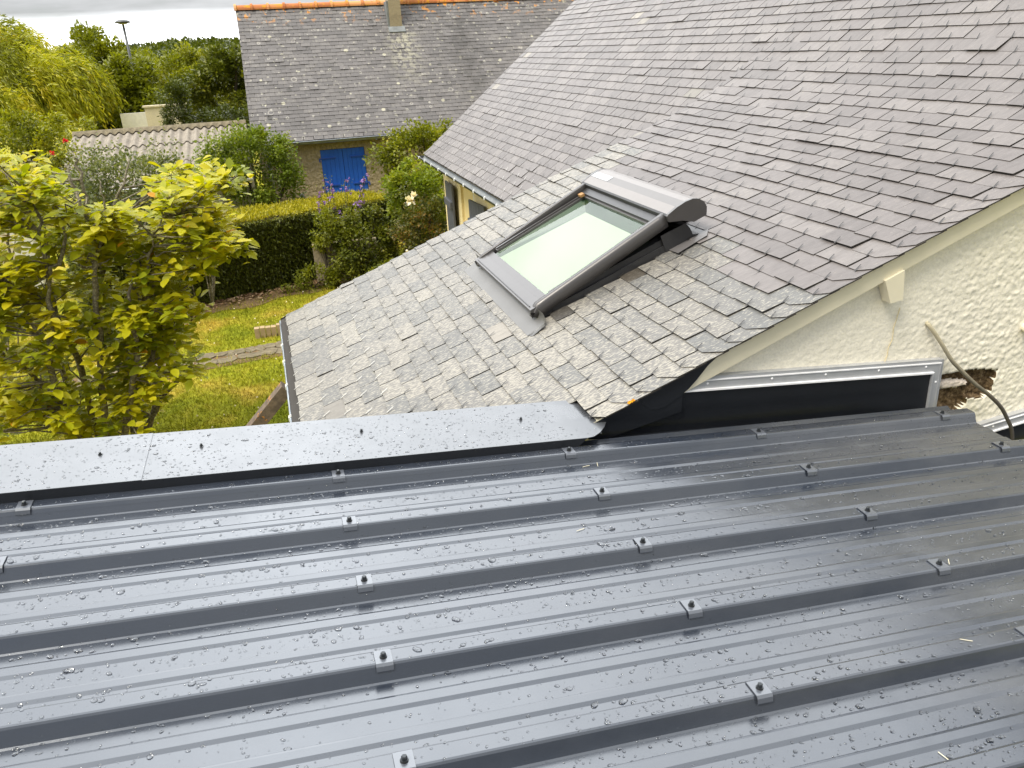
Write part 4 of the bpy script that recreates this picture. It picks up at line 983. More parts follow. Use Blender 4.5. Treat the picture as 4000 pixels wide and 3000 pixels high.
rm.grid([[W(x, 19.86, sz(19.86) + .034 + .026 * math.cos(2 * math.pi * x / wl)) for x in xs], [W(x, 19.9, sz(19.9) + .046 + .026 * math.cos(2 * math.pi * x / wl)) for x in xs], [W(x, 20.0, sz(20) + .085) for x in xs], [W(x, 20.06, sz(20) + .08) for x in xs], [W(x, 20.07, sz(20) - .1) for x in xs]])
rm.build('ridge_cap', M['fibre_moss'], sroof, True)
sw = MB(); sw.box((SX + .1, 17.2, 0), (SXE, 17.35, CZ + sz(17.2) - .045)); sw.box((SX + .1, 17.35, 0), (SX + .25, 19.95, CZ + sz(17.35) - .05)); sw.box((SX + .25, 19.8, 0), (SXE, 19.95, CZ + sz(19.8) - .05))
sw.build('wall', M['render_shed'], SH)
sg = MB(); xs = np.linspace(SX, SXE, 12); sg.grid([[Vector((x, 16.98 + .05 * c_, CZ - 2.285 + .05 * s_)) for x in xs] for c_, s_ in prof]); sg.tube([Vector((x, 16.927, CZ - 2.282)) for x in xs], .008, 6); sg.build('gutter', M['alu_bright'], SH, True)
fs = MB(); fs.box((SX + .05, 17.05, CZ - 2.34), (SXE, 17.09, CZ - 2.245)); fs.build('fascia', M['timber'], SH)

# ------------------------------------------------------------------ foliage tools
def leaf_quads(Pn, D, S, L, Wd, fold=0.0):
    """rhombic leaves: base Pn, pointing D, side S (unit arrays), length L, width Wd"""
    n = len(Pn); V = np.empty((n, 4, 3)); L = np.asarray(L).reshape(-1, 1); Wd = np.asarray(Wd).reshape(-1, 1)
    V[:, 0] = Pn; V[:, 1] = Pn + D * L * .45 + S * Wd; V[:, 2] = Pn + D * L; V[:, 3] = Pn + D * L * .45 - S * Wd
    return V.reshape(-1, 3), np.arange(4 * n).reshape(-1, 4)
def unit(a): return a / np.maximum(np.linalg.norm(a, axis=1, keepdims=True), 1e-9)
def side_of(D, up=None):
    up = rng.normal(0, .55, D.shape) + np.array([0, 0, 1.0]); return unit(np.cross(D, up))
def crown_points(center, rad, n, nclump, clump_r, shell=.55):
    """points clustered in clumps near the surface of an ellipsoid"""
    c = np.array(center); rad = np.array(rad)
    d = unit(rng.normal(0, 1, (nclump, 3))); rr = shell + (1 - shell) * rng.random((nclump, 1)) ** .6
    cc = c + d * rr * rad * rng.uniform(.86, 1.08, (nclump, 1))
    k = rng.integers(0, nclump, n); cr = clump_r * rng.uniform(.6, 1.3, nclump)
    q = unit(rng.normal(0, 1, (n, 3))) * (rng.random((n, 1)) ** .4) * cr[k][:, None]
    return cc[k] + q, unit(q + .25 * (cc[k] - c)), cr, k, cc
def bushy(name, label, cat, center, rad, n, nclump, clump_r, L, Wd, mat, barkm='bark', group=None, base=None, droop=.2, hue=(.0, 1.0), shell=.5, stems=5, stem_r=.03, extra=None, rcol=None):
    base = Vector(base) if base is not None else Vector((center[0], center[1], 0))
    root = empty(name, base, label, cat, group)
    pts, nr, cr, k, cc = crown_points(center, rad, n, nclump, clump_r, shell)
    D = unit(nr + rng.normal(0, .55, nr.shape) + np.array([0, 0, -droop])); S = side_of(D)
    tone = rng.random(nclump)[k] * .5 + rng.random(n) * .5; tone = hue[0] + (hue[1] - hue[0]) * tone
    V, F = leaf_quads(pts, D, S, rng.uniform(.7, 1.2, n) * L, rng.uniform(.7, 1.2, n) * Wd)
    if extra is not None:
        V2, F2, t2 = extra; F = np.vstack([F, F2 + len(V)]); V = np.vstack([V, V2]); tone = np.concatenate([tone, t2])
    np_mesh('crown', V, F, tone, M[mat], root)
    tb = MB(); cv = Vector(center)
    sel = rng.choice(nclump, min(stems * 4, nclump), replace=False)
    top = cv + Vector((0, 0, -rad[2] * .45)) if stems == 1 else None
    for i, q in enumerate(sel):
        e = Vector(cc[q]); b0 = base + Vector((random.uniform(-.06, .06), random.uniform(-.06, .06), 0)) * (1 if stems > 1 else .2)
        mid = b0.lerp(e, .5); mid.x = mid.x * .6 + b0.x * .4; mid.y = mid.y * .6 + b0.y * .4
        rr = stem_r * random.uniform(.6, 1.1)
        tb.tube([b0, b0.lerp(mid, .5), mid, mid.lerp(e, .6), e], [rr, rr * .8, rr * .6, rr * .4, rr * .15], 6, wob=.1)
    tb.build('trunk', M[barkm], root)
    return root
def shoots(bases, L_range, per, L, Wd, lean=.15):
    """upright leafy shoots standing out of a crown"""
    Ps, Ds = [], []
    for b in bases:
        h = rng.uniform(*L_range); ln = rng.normal(0, lean, 2)
        for q in range(per):
            f = q / per; Ps.append((b[0] + ln[0] * f * h, b[1] + ln[1] * f * h, b[2] + f * h)); a = rng.uniform(0, 6.28); Ds.append((math.cos(a), math.sin(a), .5))
    Ps = np.array(Ps); Ds = unit(np.array(Ds)); S = side_of(Ds); V, F = leaf_quads(Ps, Ds, S, rng.uniform(.7, 1.2, len(Ps)) * L, rng.uniform(.7, 1.2, len(Ps)) * Wd)
    return V, F, np.clip(rng.normal(.75, .15, len(Ps)), 0, 1)

# ------------------------------------------------------------------ hedge
hd = empty('clipped_hedge', (0, 15.6, 0), 'long clipped conifer hedge with golden top, partly painted light, and dark green face', 'hedge')
HA, HB_ = Vector((-3.2, 14.25, 0)), Vector((2.25, 16.15, 0)); hv = (HB_ - HA); hl_ = hv.length; hu = hv.normalized(); hn = Vector((hu.y, -hu.x, 0))   # hn faces the camera
HH, HW = CZ - 2.79, 1.15
core = MB(); bx = [HA - hn * .06, HB_ - hn * .06, HB_ - hn * (HW - .06), HA - hn * (HW - .06)]
core.box8([p for p in bx] + [p + Vector((0, 0, HH - .07)) for p in bx]); core.build('branches', M['bark'], hd)
def hedge_leaves(n, face):
    a = rng.random(n) * hl_; jit = np.array([noise.noise(Vector((x * 1.7, 0, 2))) for x in a]) * .05
    u_ = np.array(hu); nn_ = np.array(hn); A_ = np.array(HA)
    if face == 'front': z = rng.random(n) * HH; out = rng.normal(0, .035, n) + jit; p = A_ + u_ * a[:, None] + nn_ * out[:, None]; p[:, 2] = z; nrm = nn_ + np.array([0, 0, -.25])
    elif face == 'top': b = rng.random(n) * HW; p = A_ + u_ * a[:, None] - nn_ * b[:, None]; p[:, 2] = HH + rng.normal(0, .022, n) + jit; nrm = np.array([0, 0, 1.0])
    elif face == 'back': z = rng.random(n) * HH; p = A_ + u_ * a[:, None] - nn_ * (HW + rng.normal(0, .03, n))[:, None]; p[:, 2] = z; nrm = -nn_
    else: b = rng.random(n) * HW; e = (face == 'right') * hl_; p = A_ + u_ * e - nn_ * b[:, None]; p = p + u_ * rng.normal(0, .03, n)[:, None]; p[:, 2] = rng.random(n) * HH; nrm = u_ * (1 if face == 'right' else -1)
    D = unit(nrm * .55 + rng.normal(0, .6, (n, 3)) + np.array([0, 0, -.2 if face == 'front' else .2])); S = side_of(D)
    tone = np.clip(rng.normal(.93 if face == 'top' else .32, .13, n), 0, 1)  # yellower new growth on top, with its lit brightness also put into the tone
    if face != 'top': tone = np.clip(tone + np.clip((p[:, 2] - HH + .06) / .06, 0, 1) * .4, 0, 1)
    V, F = leaf_quads(p, D, S, rng.uniform(.04, .09, n), rng.uniform(.007, .014, n)); return V, F, tone
Vs, Fs, Ts, o0 = [], [], [], 0
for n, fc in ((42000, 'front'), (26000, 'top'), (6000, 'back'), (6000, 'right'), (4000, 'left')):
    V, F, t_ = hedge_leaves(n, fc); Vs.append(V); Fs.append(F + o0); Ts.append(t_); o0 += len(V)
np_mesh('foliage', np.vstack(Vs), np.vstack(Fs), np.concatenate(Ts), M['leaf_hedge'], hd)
gw = MB(); gw.box((.55, 15.25, 0), (1.75, 15.38, .78)); gwo = gw.build('garden_wall', M['concrete']); tag(gwo, 'low grey wall half hidden by plants under the hedge', 'wall')
gwo.rotation_euler = (0, 0, 0)

# ------------------------------------------------------------------ shrubs round the hedge
c0 = P(985, 640, 17.4)
sh = shoots([(c0.x + rng.uniform(-.8, .85), c0.y + rng.uniform(-.3, .3), c0.z + rng.uniform(.0, .35)) for _ in range(46)], (.2, .55), 12, .055, .016)
bushy('apple_tree', 'bushy fruit tree with upright shoots beside the zinc downpipe', 'tree', (c0.x, c0.y, c0.z - .12), (1.0, .55, .85), 14000, 95, .24, .065, .022, 'leaf_fresh', stems=1, stem_r=.06, extra=sh, hue=(.05, .8))
c1 = P(480, 700, 14.6)
sh = shoots([(c1.x + rng.uniform(-.85, .9), c1.y + rng.uniform(-.3, .3), c1.z + rng.uniform(-.2, .3)) for _ in range(44)], (.25, .6), 12, .06, .018)
bushy('pear_shrub', 'grey green shrub with lichened stems in front of the corrugated roof', 'shrub', (c1.x, c1.y, c1.z - .4), (1.1, .6, .85), 11000, 80, .26, .06, .022, 'leaf_grey', 'bark_lichen', stems=6, stem_r=.025, extra=sh)
c2 = P(1640, 620, 17.2)
sh = shoots([(c2.x + rng.uniform(-.8, 1.1), c2.y + rng.uniform(-.3, .3), c2.z + rng.uniform(.1, .4)) for _ in range(34)], (.15, .45), 10, .07, .022)
bushy('laurel_bush', 'dark leafy bush against the roughcast wall right of the blue shutters', 'bush', (c2.x + .15, c2.y, c2.z - .1), (1.15, .6, .75), 8500, 60, .24, .08, .028, 'leaf_mid', stems=5, extra=sh, hue=(.0, .75))
c3 = P(1640, 760, 15.0)
bushy('climber_bush', 'bright green rounded bush at the corner of the cream house', 'bush', (c3.x, c3.y, c3.z - .15), (.62, .55, .72), 8000, 60, .2, .07, .026, 'leaf_fresh', stems=4, hue=(.25, 1.0))
c4 = P(1650, 890, 14.2)
bushy('rose_bush', 'rose bush with rusty leaves and one white bloom beside the house corner', 'bush', (c4.x, c4.y, c4.z - .15), (.52, .42, .85), 6500, 55, .17, .055, .02, 'leaf_rose', stems=5)
ro_ = bpy.data.objects['rose_bush']
def bloom(name, ctr, r0, mat, parent, n=26):
    q = np.array([ctr] * n) + rng.normal(0, r0 * .25, (n, 3)); D = unit(rng.normal(0, 1, (n, 3)) + np.array([0, -.3, .6])); V, F = leaf_quads(q, D, side_of(D), np.full(n, r0), np.full(n, r0 * .5)); return np_mesh(name, V, F, rng.random(n), M[mat], parent)
for (px, py, r0) in ((1602, 785, .085), (1618, 762, .055), (1590, 985, .04)): bloom('bloom', tuple(P(px, py, 13.75)), r0, 'petal_white', ro_)
c5 = P(1420, 940, 14.9)
bushy('currant_bush', 'dark green leafy bush on the bed in front of the hedge', 'bush', (c5.x, c5.y, c5.z - .1), (.55, .35, .80), 6500, 55, .17, .06, .024, 'leaf_dark', stems=5, hue=(.25, 1.0))
c6 = P(1265, 900, 15.1)
bushy('tall_seedling', 'slender young plant on two bare stems before the hedge', 'plant', (c6.x, c6.y, c6.z), (.28, .2, .42), 1500, 24, .12, .06, .018, 'leaf_mid', stems=2, stem_r=.012)
c7 = P(1215, 1040, 15.0)
bushy('weed_clump', 'low ragged weeds at the foot of the hedge', 'plant', (c7.x, c7.y, .22), (.55, .2, .28), 2200, 30, .12, .06, .016, 'leaf_mid', stems=4, stem_r=.008, hue=(.0, .8))
c8 = P(1560, 1040, 14.0)
bushy('leafy_weed', 'big leaved weed on the bare soil below the rose bush', 'plant', (c8.x - .05, c8.y, .3), (.42, .25, .32), 1500, 24, .12, .09, .03, 'leaf_mid', stems=3, stem_r=.008)
# mallow with purple flowers
ml = empty('mallow', (P(1330, 900, 15.5).x, 15.5, 0), 'tall mallow with purple flowers in front of the blue shutters', 'flower')
tb = MB(); Lp = []; Fl = []
for i in range(16):
    tx, ty = rng.uniform(1230, 1430), rng.uniform(670, 800)
    e = P(tx, ty, 15.5 + rng.uniform(-.2, .2)); b0 = Vector((ml.location.x + rng.uniform(-.12, .12), 15.4, .0)); mid = b0.lerp(e, .6) + Vector((0, 0, .1))
    tb.tube([b0, mid, e], [.008, .006, .003], 5)
    for q in range(26): Lp.append(tuple(mid.lerp(e, rng.random()) + Vector(rng.normal(0, .03, 3))))
    for q in range(3): Fl.append(mid.lerp(e, rng.uniform(.45, 1)) + Vector(rng.normal(0, .035, 3)))
tb.build('stems', M['bark'], ml); Lp = np.array(Lp); D = unit(rng.normal(0, 1, Lp.shape) + np.array([0, 0, .4])); V, F = leaf_quads(Lp, D, side_of(D), rng.uniform(.03, .06, len(Lp)), rng.uniform(.008, .016, len(Lp))); np_mesh('leaves', V, F, rng.random(len(F)), M['leaf_mid'], ml)
for p in Fl: bloom('bloom', tuple(p), rng.uniform(.028, .045), 'petal_purple', ml, 7)

# ------------------------------------------------------------------ yellow leaved foreground tree
mg = empty('yellow_leaved_tree', (P(430, 1690, 9.0).x, 9.0, 0), 'many stemmed tree with big yellow green leaves and lichen grey branches', 'tree')
stems = [[(560, 1700, 9.1), (500, 1500, 9.0), (400, 1250, 8.9), (385, 1000, 8.8), (350, 850, 8.8), (320, 700, 8.8), (285, 610, 8.8)],
         [(385, 1000, 8.8), (430, 860, 8.9), (470, 740, 9.0), (505, 620, 9.1)], [(300, 1720, 9.1), (250, 1450, 9.2), (205, 1150, 9.2), (165, 850, 9.3), (150, 700, 9.3), (90, 590, 9.3)],
         [(470, 1710, 8.7), (520, 1400, 8.5), (560, 1200, 8.4), (620, 1060, 8.4), (690, 930, 8.5), (800, 800, 8.6), (880, 720, 8.6)], [(350, 1710, 8.9), (300, 1400, 8.5), (230, 1250, 8.2), (120, 1150, 8.0), (20, 1100, 7.9)],
         [(560, 1200, 8.4), (520, 1050, 8.7), (560, 900, 8.9), (450, 760, 9.0)], [(500, 1500, 9.0), (610, 1380, 9.1), (720, 1250, 9.3), (830, 1200, 9.4)], [(300, 1720, 9.1), (150, 1500, 8.6), (40, 1400, 8.3)],
         [(250, 1450, 9.2), (110, 1250, 9.6), (40, 1000, 9.7), (20, 820, 9.8), (-40, 700, 9.8)], [(690, 930, 8.5), (800, 960, 8.5), (940, 960, 8.6)], [(480, 1700, 8.7), (500, 1560, 8.3), (590, 1400, 8.1), (640, 1250, 8.0), (600, 1150, 8.0)],
         [(640, 1720, 9.3), (620, 1500, 9.4), (605, 1330, 9.4)], [(380, 1720, 8.3), (400, 1480, 8.0), (375, 1250, 7.9), (370, 1020, 7.9), (330, 860, 7.9), (300, 740, 8.0), (255, 640, 8.1)], [(370, 1020, 7.9), (400, 900, 7.95), (410, 800, 8.0), (385, 700, 8.05)], [(560, 1200, 8.4), (570, 1100, 8.0), (590, 960, 7.9), (640, 850, 8.0)], [(420, 1720, 8.3), (520, 1540, 7.95), (545, 1350, 7.9), (500, 1220, 7.9), (520, 1080, 7.95)], [(300, 1720, 8.4), (210, 1480, 7.9), (205, 1280, 7.8), (190, 1080, 7.8), (160, 900, 7.9), (120, 760, 8.0)], [(190, 1080, 7.8), (260, 930, 7.9), (210, 800, 8.0)], [(400, 1250, 8.9), (320, 1050, 9.2), (240, 880, 9.4), (180, 640, 9.6)], [(560, 1700, 9.1), (640, 1550, 8.9), (760, 1430, 8.9)]]
tr_ = MB(); nodes = []
for si, stx in enumerate(stems):
    pts = [P(*q) for q in stx]
    if stx[0][1] > 1650: pts[0] = Vector((mg.location.x + (pts[0].x - mg.location.x) * .6, pts[0].y, 0.0))
    fine = []
    for i in range(len(pts) - 1):
        for q in range(4):
            f = q / 4; p0, p1, p2, p3 = [pts[min(max(i + j, 0), len(pts) - 1)] for j in (-1, 0, 1, 2)]
            fine.append(.5 * ((2 * p1) + (p2 - p0) * f + (2 * p0 - 5 * p1 + 4 * p2 - p3) * f * f + (3 * p1 - p0 - 3 * p2 + p3) * f ** 3) + Vector(rng.normal(0, .014, 3)))
    fine.append(pts[-1]); nn = len(fine); r0 = (.036 if stx[0][1] > 1650 else .022) * random.uniform(.8, 1.1)
    tr_.tube(fine, [r0 * (1 - .78 * i / nn) for i in range(nn)], 8, wob=.24)
    nodes += fine[2:]
clusters = [P(x_, y_, d_) for x_, y_, d_ in ((880, 690, 8.6), (840, 660, 8.7), (920, 740, 8.6), (800, 720, 8.5), (720, 660, 8.8), (690, 700, 8.7), (950, 950, 8.6), (975, 985, 8.6), (900, 965, 8.5), (860, 1000, 8.5), (800, 960, 8.6), (700, 880, 8.4), (470, 930, 8.0), (650, 1010, 8.0), (300, 1230, 7.7), (220, 1250, 7.7), (520, 1450, 8.0), (640, 1290, 8.2), (780, 1210, 9.1), (120, 1420, 7.8))]
def in_poly(x, y, poly): return inside(x, y, poly)
OUT = [(-150, 620), (60, 590), (170, 640), (235, 740), (300, 880), (430, 810), (560, 830), (620, 700), (700, 650), (880, 640), (960, 700), (920, 830), (985, 960), (980, 1010), (870, 1010), (770, 1080), (700, 1180), (800, 1240), (850, 1330), (820, 1440), (700, 1480), (640, 1580), (520, 1720), (-150, 1760)]
import itertools
while len(clusters) < 660:
    x, y = rng.uniform(-150, 990), rng.uniform(580, 1720)
    if not in_poly(x, y, OUT): continue
    if y > 1380 and x > 300 and rng.random() < .3: continue
    if noise.noise(Vector((x * .008, y * .008, 7))) < -.12: continue
    clusters.append(P(x, y, rng.uniform(7.9, 9.9) if rng.random() < .7 else rng.uniform(7.6, 8.2)))
LV = []; LF = []; LT = []
tw = tr_
for c in clusters:
    nr = min(nodes, key=lambda q: (q - c).length + max(0, q.z - c.z) * 1.5)
    mid = nr.lerp(c, .5) + Vector(rng.normal(0, .05, 3)); tw.tube([nr, mid, c], [.010, .007, .004], 5, cap=False)
    base_t = np.clip(rng.normal(.5, .2), .05, .9); nl = int(rng.integers(14, 24)); dirc = (c - nr).normalized()
    for q in range(nl):
        a = rng.uniform(0, 6.283); el = rng.uniform(-.35, .5); D = Vector((math.cos(a) * math.cos(el), math.sin(a) * math.cos(el), math.sin(el))) * .8 + dirc * .35; D.normalize()
        L = rng.uniform(.085, .155); wd = L * rng.uniform(.24, .31); b = c + Vector(rng.normal(0, .045, 3)) - dirc * abs(rng.normal(0, .09)) + D * .015
        upv = Vector((rng.normal(0, .25), rng.normal(-.15, .25), 1)); S = D.cross(upv).normalized(); Nv = S.cross(D).normalized(); droop = rng.uniform(.0, .28); fo = rng.uniform(.15, .45)
        i0 = len(LV)
        for (f, w_) in ((0, .0), (.18, .62), (.45, 1.0), (.75, .72), (1.0, .0)):
            mid_ = b + D * (L * f) - Vector((0, 0, 1)) * (droop * L * f * f)
            if w_ == 0: LV.append(mid_)
            else: LV += [mid_ + S * wd * w_ + Nv * wd * w_ * fo, mid_, mid_ - S * wd * w_ + Nv * wd * w_ * fo]
        for f in ((0, 1, 2), (0, 2, 3), (1, 4, 5, 2), (2, 5, 6, 3), (4, 7, 8, 5), (5, 8, 9, 6), (7, 10, 8), (8, 10, 9)): LF.append([i0 + v for v in f])
        tt = float(np.clip(base_t + rng.normal(0, .13) + (.06 if c.z > 2.3 else 0), 0, .955)); 
        if rng.random() < .0025: tt = 1.0
        LT += [tt] * 8
me = bpy.data.meshes.new('leaves'); me.from_pydata(LV, [], LF); me.materials.append(M['leaf_magnolia']); at = me.attributes.new('rnd', 'FLOAT', 'FACE'); at.data.foreach_set('value', LT); me.polygons.foreach_set('use_smooth', [True] * len(LF))
lo = bpy.data.objects.new('crown', me); COL.objects.link(lo); adopt(lo, mg)
tr_.build('trunk', M['bark_lichen'], mg, True)

# ------------------------------------------------------------------ trees behind
def willow():
    ctr = P(120, 420, 30); root = empty('weeping_willow', (ctr.x - .5, 30.5, 0), 'wind blown weeping willow with long golden strands', 'tree')
    Ps, Ds, Tn = [], [], []
    lumps = [(-120, 330, 30, 2.0, 2.4), (60, 280, 30, 1.6, 2.3), (180, 330, 29.5, 1.3, 2.1), (0, 190, 31, 1.2, 2.0), (320, 350, 30.5, .9, 1.5), (230, 310, 29.6, 1.0, 1.9), (60, 430, 29, 1.5, 1.4), (-100, 190, 31, 1.5, 2.0), (150, 250, 31, 1.0, 1.7)]
    for (px, py, Y, r, hang) in lumps:
        c = P(px, py, Y)
        for i in range(int(26 * r)):
            d = Vector(rng.normal(0, 1, 3)); d.normalize(); d.z = abs(d.z) * .95 - .2
            fp = c + Vector((d.x * r, d.y * r * .8, d.z * r * .8)) * rng.uniform(.5, 1.08); fl_ = hang * rng.uniform(.4, 1.0); ft = rng.uniform(.05, .9); fo_ = Vector((d.x * .5 + rng.uniform(.5, 1.0), d.y * .5, 0)); lift_ = rng.uniform(.2, .9)
            for j in range(int(rng.integers(7, 16))):
                p = fp + Vector(rng.normal(0, .13, 3)); L = fl_ * rng.uniform(.55, 1.0); n = 15; tn = ft + rng.normal(0, .06)
                vel = fo_ * .8 + Vector((0, 0, lift_)) + Vector(rng.normal(0, .12, 3))
                for q in range(n):
                    vel = vel * .86 + Vector((.05, 0, -.22)); p = p + vel.normalized() * (L / n); Ps.append(tuple(p)); Ds.append(tuple(vel.normalized())); Tn.append(tn + .012 * q)
    Ps, Ds, Tn = np.array(Ps), np.array(Ds), np.array(Tn); ok = Ps[:, 2] > .3; Ps, Ds, Tn = Ps[ok], Ds[ok], Tn[ok]; n = len(Ps)
    D = unit(Ds + rng.normal(0, .30, Ds.shape)); V, F = leaf_quads(Ps + rng.normal(0, .03, Ps.shape), D, unit(np.cross(D, rng.normal(0, 1, D.shape))), rng.uniform(.12, .24, n), rng.uniform(.014, .026, n))
    np_mesh('crown', V, F, np.clip(Tn + rng.normal(0, .13, n), 0, 1), M['leaf_willow'], root)
    tb = MB(); b0 = root.location
    for (px, py, Y, r, hang) in lumps:
        e = P(px, py, Y); tb.tube([Vector(b0), Vector((b0[0], b0[1], 1.6)), e.lerp(Vector((b0[0], b0[1], 1.6)), .4), e], [.3, .26, .13, .04], 8, wob=.1)
    tb.build('trunk', M['bark'], root)
willow()
def tree(px, py, Y, rx, rz, n, mat, label, nm='leafy_tree', hue=(0, 1), L=.16, Wd=.05, cl=None, group='trees behind the corrugated roof', base_px=None):
    c = P(px, py, Y); cl = cl or int(26 + 22 * rx); ry = rx * .8
    bushy(nm, label, 'tree', (c.x, c.y, c.z), (rx, ry, rz), n, cl, .30 * rx ** .6, L, Wd, mat, stems=1, stem_r=.14, group=group, hue=hue, shell=.35)
tree(400, 350, 34, 1.35, 2.1, 13000, 'leaf_mid', 'tall feathery green tree just right of the willow', hue=(.1, .9), cl=60)
tree(335, 250, 36, 1.0, 1.3, 6000, 'leaf_mid', 'wispy tree top showing between willow and street lamp', hue=(.2, 1))
tree(530, 430, 31, 1.35, 1.5, 11000, 'leaf_mid', 'olive green rounded tree left of the cream wall', hue=(.1, .8))
tree(735, 362, 40, 1.9, 1.7, 14000, 'leaf_mid', 'broad bright green tree in the middle of the background row', hue=(.15, .95))
tree(885, 370, 33, 1.45, 1.85, 15000, 'leaf_dark', 'dense dark tree touching the neighbour roof edge', hue=(.15, 1))
tree(640, 345, 44, 1.7, 1.3, 9000, 'leaf_mid', 'lower hazy tree behind the cream wall', hue=(.1, .8))
tree(950, 345, 46, 1.6, 1.2, 8000, 'leaf_dark', 'far tree crown beside the white shed roof', hue=(.3, 1))
tree(800, 300, 52, 1.7, 1.2, 7000, 'leaf_mid', 'rounded tree top against the wooded hill', hue=(.0, .7))
tree(713, 245, 60, .7, 1.1, 1500, 'leaf_dark', 'small pointed tree top standing above the hill line', hue=(.0, .7))
tree(560, 310, 48, 1.4, 1.5, 7000, 'leaf_mid', 'slim tree directly below the street lamp', hue=(.0, .8))
c = P(690, 440, 27); bushy('dark_cypress', 'narrow dark cypress leaning in front of the cream wall', 'tree', (c.x, c.y, c.z), (.42, .4, 1.0), 5000, 40, .2, .10, .02, 'leaf_dark', stems=1, stem_r=.08, hue=(0, .5))
c = P(890, 450, 27); bushy('brush_pile', 'dark tangled brush at the foot of the background trees', 'shrub', (c.x, c.y, c.z - .3), (1.5, .6, .6), 5000, 40, .25, .10, .03, 'leaf_dark', stems=5, hue=(0, .5))
c = P(30, 545, 24); bushy('shade_shrub', 'dark shrub below the willow at the left edge', 'shrub', (c.x, c.y, c.z - .45), (2.6, .9, 1.0), 11000, 60, .3, .10, .03, 'leaf_mid', stems=5)
# red flowers by the shed
rfp = P(235, 570, 17.6); rf = empty('red_rose', (rfp.x, rfp.y, 0), 'red flowering rose at the left end of the shed', 'flower'); tb = MB()
Lp = []
for (px, py) in ((255, 553), (205, 600), (225, 590), (215, 610)):
    e = P(px, py, 17.6); tb.tube([Vector((rfp.x, rfp.y, 0)), Vector((rfp.x, rfp.y, 1.2)), e], [.012, .009, .004], 5); 
    if py in (553, 600): bloom('bloom', tuple(e), .05, 'petal_red', rf)
    for q in range(160): Lp.append(tuple(e + Vector((rng.normal(0, .14), rng.normal(0, .12), -abs(rng.normal(0, .2))))))
tb.build('stems', M['bark'], rf); Lp = np.array(Lp); D = unit(rng.normal(0, 1, Lp.shape)); V, F = leaf_quads(Lp, D, side_of(D), np.full(len(Lp), .07), np.full(len(Lp), .025)); np_mesh('leaves', V, F, rng.random(len(F)), M['leaf_mid'], rf)
# cream wall and green bin seen through the yellow tree
bw = MB(); a, b = P(-40, 900, 17.0), P(150, 900, 17.0); bw.box((a.x - 1, 16.9, 0), (b.x, 17.1, P(100, 830, 17).z)); tag(bw.build('courtyard_wall', M['render_shed']), 'cream courtyard wall glimpsed through the yellow tree', 'wall')
bw = MB(); a, b = P(20, 800, 16.6), P(95, 800, 16.6); z1 = P(60, 790, 16.6).z; bw.prism([Vector((a.x, 16.4, .05)), Vector((b.x, 16.4, .05)), Vector((b.x + .03, 16.4, z1)), Vector((a.x - .03, 16.4, z1))], (0, .3, 0)); bw.box((a.x - .05, 16.37, z1), (b.x + .05, 16.73, z1 + .06)); tag(bw.build('white_tank', M['white']), 'white plastic tank behind the yellow tree', 'tank')
fw = MB(); a, b = P(600, 470, 29), P(735, 470, 29); fw.box((a.x - .2, 29, 0), (b.x, 29.25, P(650, 415, 29).z)); fw.box((a.x - .25, 28.97, P(650, 415, 29).z), (b.x + .03, 29.28, P(650, 415, 29).z + .05)); tag(fw.build('boundary_wall', M['render_shed']), 'cream boundary wall behind the shed between two trees', 'wall')
fw = MB(); a, b = P(450, 510, 28), P(570, 500, 28); fw.box((a.x, 29.6, 0), (b.x, 29.75, P(500, 455, 28).z)); tag(fw.build('white_fence', M['white']), 'white fence seen in gaps under the olive tree', 'fence')
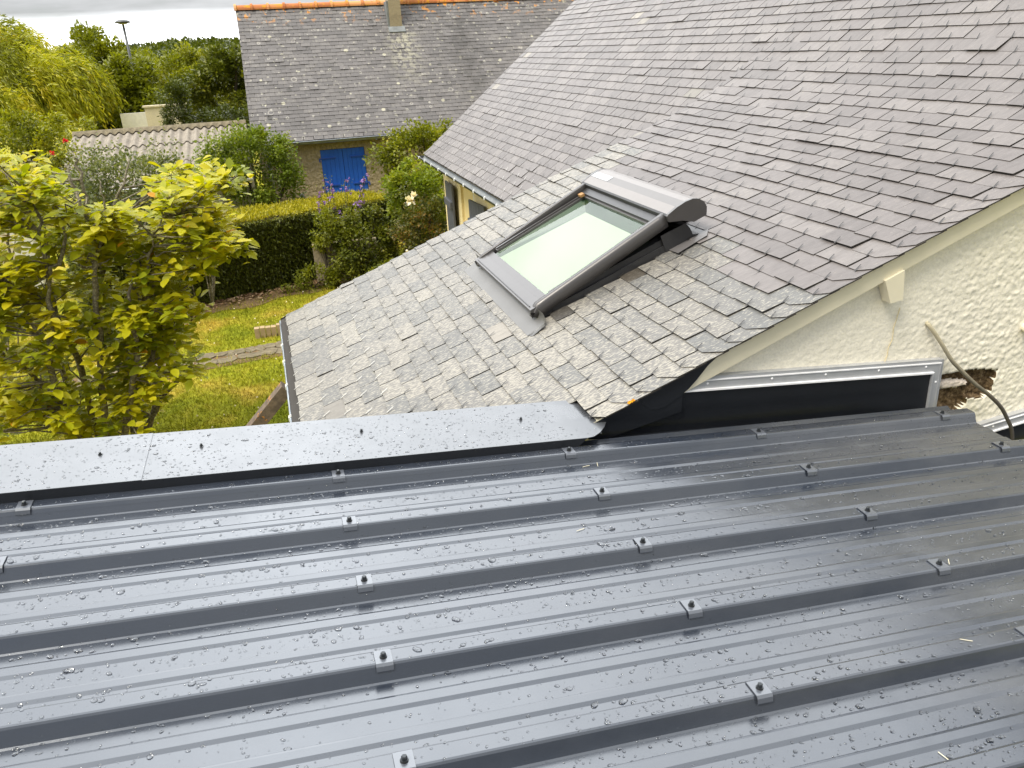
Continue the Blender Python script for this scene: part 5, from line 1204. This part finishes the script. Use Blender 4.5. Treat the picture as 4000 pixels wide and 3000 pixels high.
# street lamp
lp = P(505, 215, 40); lt = P(481, 90, 40); LX = (lp.x + lt.x) / 2
la = empty('street_lamp', (LX, 40, 0), 'dark street lamp with flat dish head above the trees', 'lamp')
m = MB(); m.tube([Vector((LX, 40, 0)), Vector((LX, 40, 3)), Vector((LX, 40, lt.z + .02))], [.08, .06, .045], 10); m.build('pole', M['pole'], la, True)
m = MB(); m.lathe(Vector((LX, 40, lt.z)), (0, 0, 1), [(.08, -.02), (.28, .0), (.31, .03), (.28, .07), (.18, .12), (.05, .14)], 20); m.build('lamp_head', M['pole'], la, True)
m = MB(); m.lathe(Vector((LX, 40, lt.z - .022)), (0, 0, -1), [(.20, 0), (.17, .02), (.06, .03)], 16); m.build('lens', M['white'], la, True)
# far white shed, wooded hill
fb_ = MB(); a, b = P(885, 262, 150), P(1010, 262, 150); fb_.box((a.x, 150, 0), (b.x, 160, P(900, 250, 150).z)); fb_.prism([Vector((a.x - .3, 149.7, P(900, 250, 150).z)), Vector((b.x, 149.7, P(900, 250, 150).z)), Vector((b.x, 155, P(900, 246, 150).z)), Vector((a.x - .3, 155, P(900, 246, 150).z))], (0, 0, .3)); tag(fb_.build('white_warehouse', M['white']), 'white flat building far off beside the slate roof', 'building')
hm = MB(); n = 120; rows = []
for j in range(8):
    row = []
    for i in range(n + 1):
        X = -560 + 1100 * i / n; f = math.sin(math.pi * min(j, 7) / 7 * .5); hgt = 9.0 + 6.0 * noise.noise(Vector((X * .006, 0, 1))) + 3.5 * math.exp(-((X + 25) / 60) ** 2)
        row.append(Vector((X, 600 + j * 30, hgt * f + .2)))
    rows.append(row)
hm.grid(rows); tag(hm.build('hills', M['leaf_dark'], None, True), kind='structure')
n = 26000; X = rng.uniform(-460, 160, n); J = rng.random(n); hg = np.array([9.0 + 6.0 * noise.noise(Vector((x * .006, 0, 1))) + 3.5 * math.exp(-((x + 25) / 60) ** 2) for x in X]); Z = hg * np.sin(J * np.pi * .5); Yh = 600 + J * 210
blob = np.array([noise.noise(Vector((x * .09, y * .05, 2))) for x, y in zip(X, Yh)])
Pn = np.c_[X, Yh - 4, Z + 1.0 + 2.2 * np.clip(blob, -.4, 1) + rng.normal(0, .7, n)]; D = unit(rng.normal(0, 1, (n, 3)) + np.array([0, -.4, .4])); V, F = leaf_quads(Pn, D, side_of(D), rng.uniform(2, 4, n), rng.uniform(.8, 1.6, n))
tag(np_mesh('wooded_hillside', V, F, np.clip(rng.normal(.35, .2, n), 0, 1), M['leaf_dark']), 'dark woods covering the distant hillside', 'woods', kind='stuff')
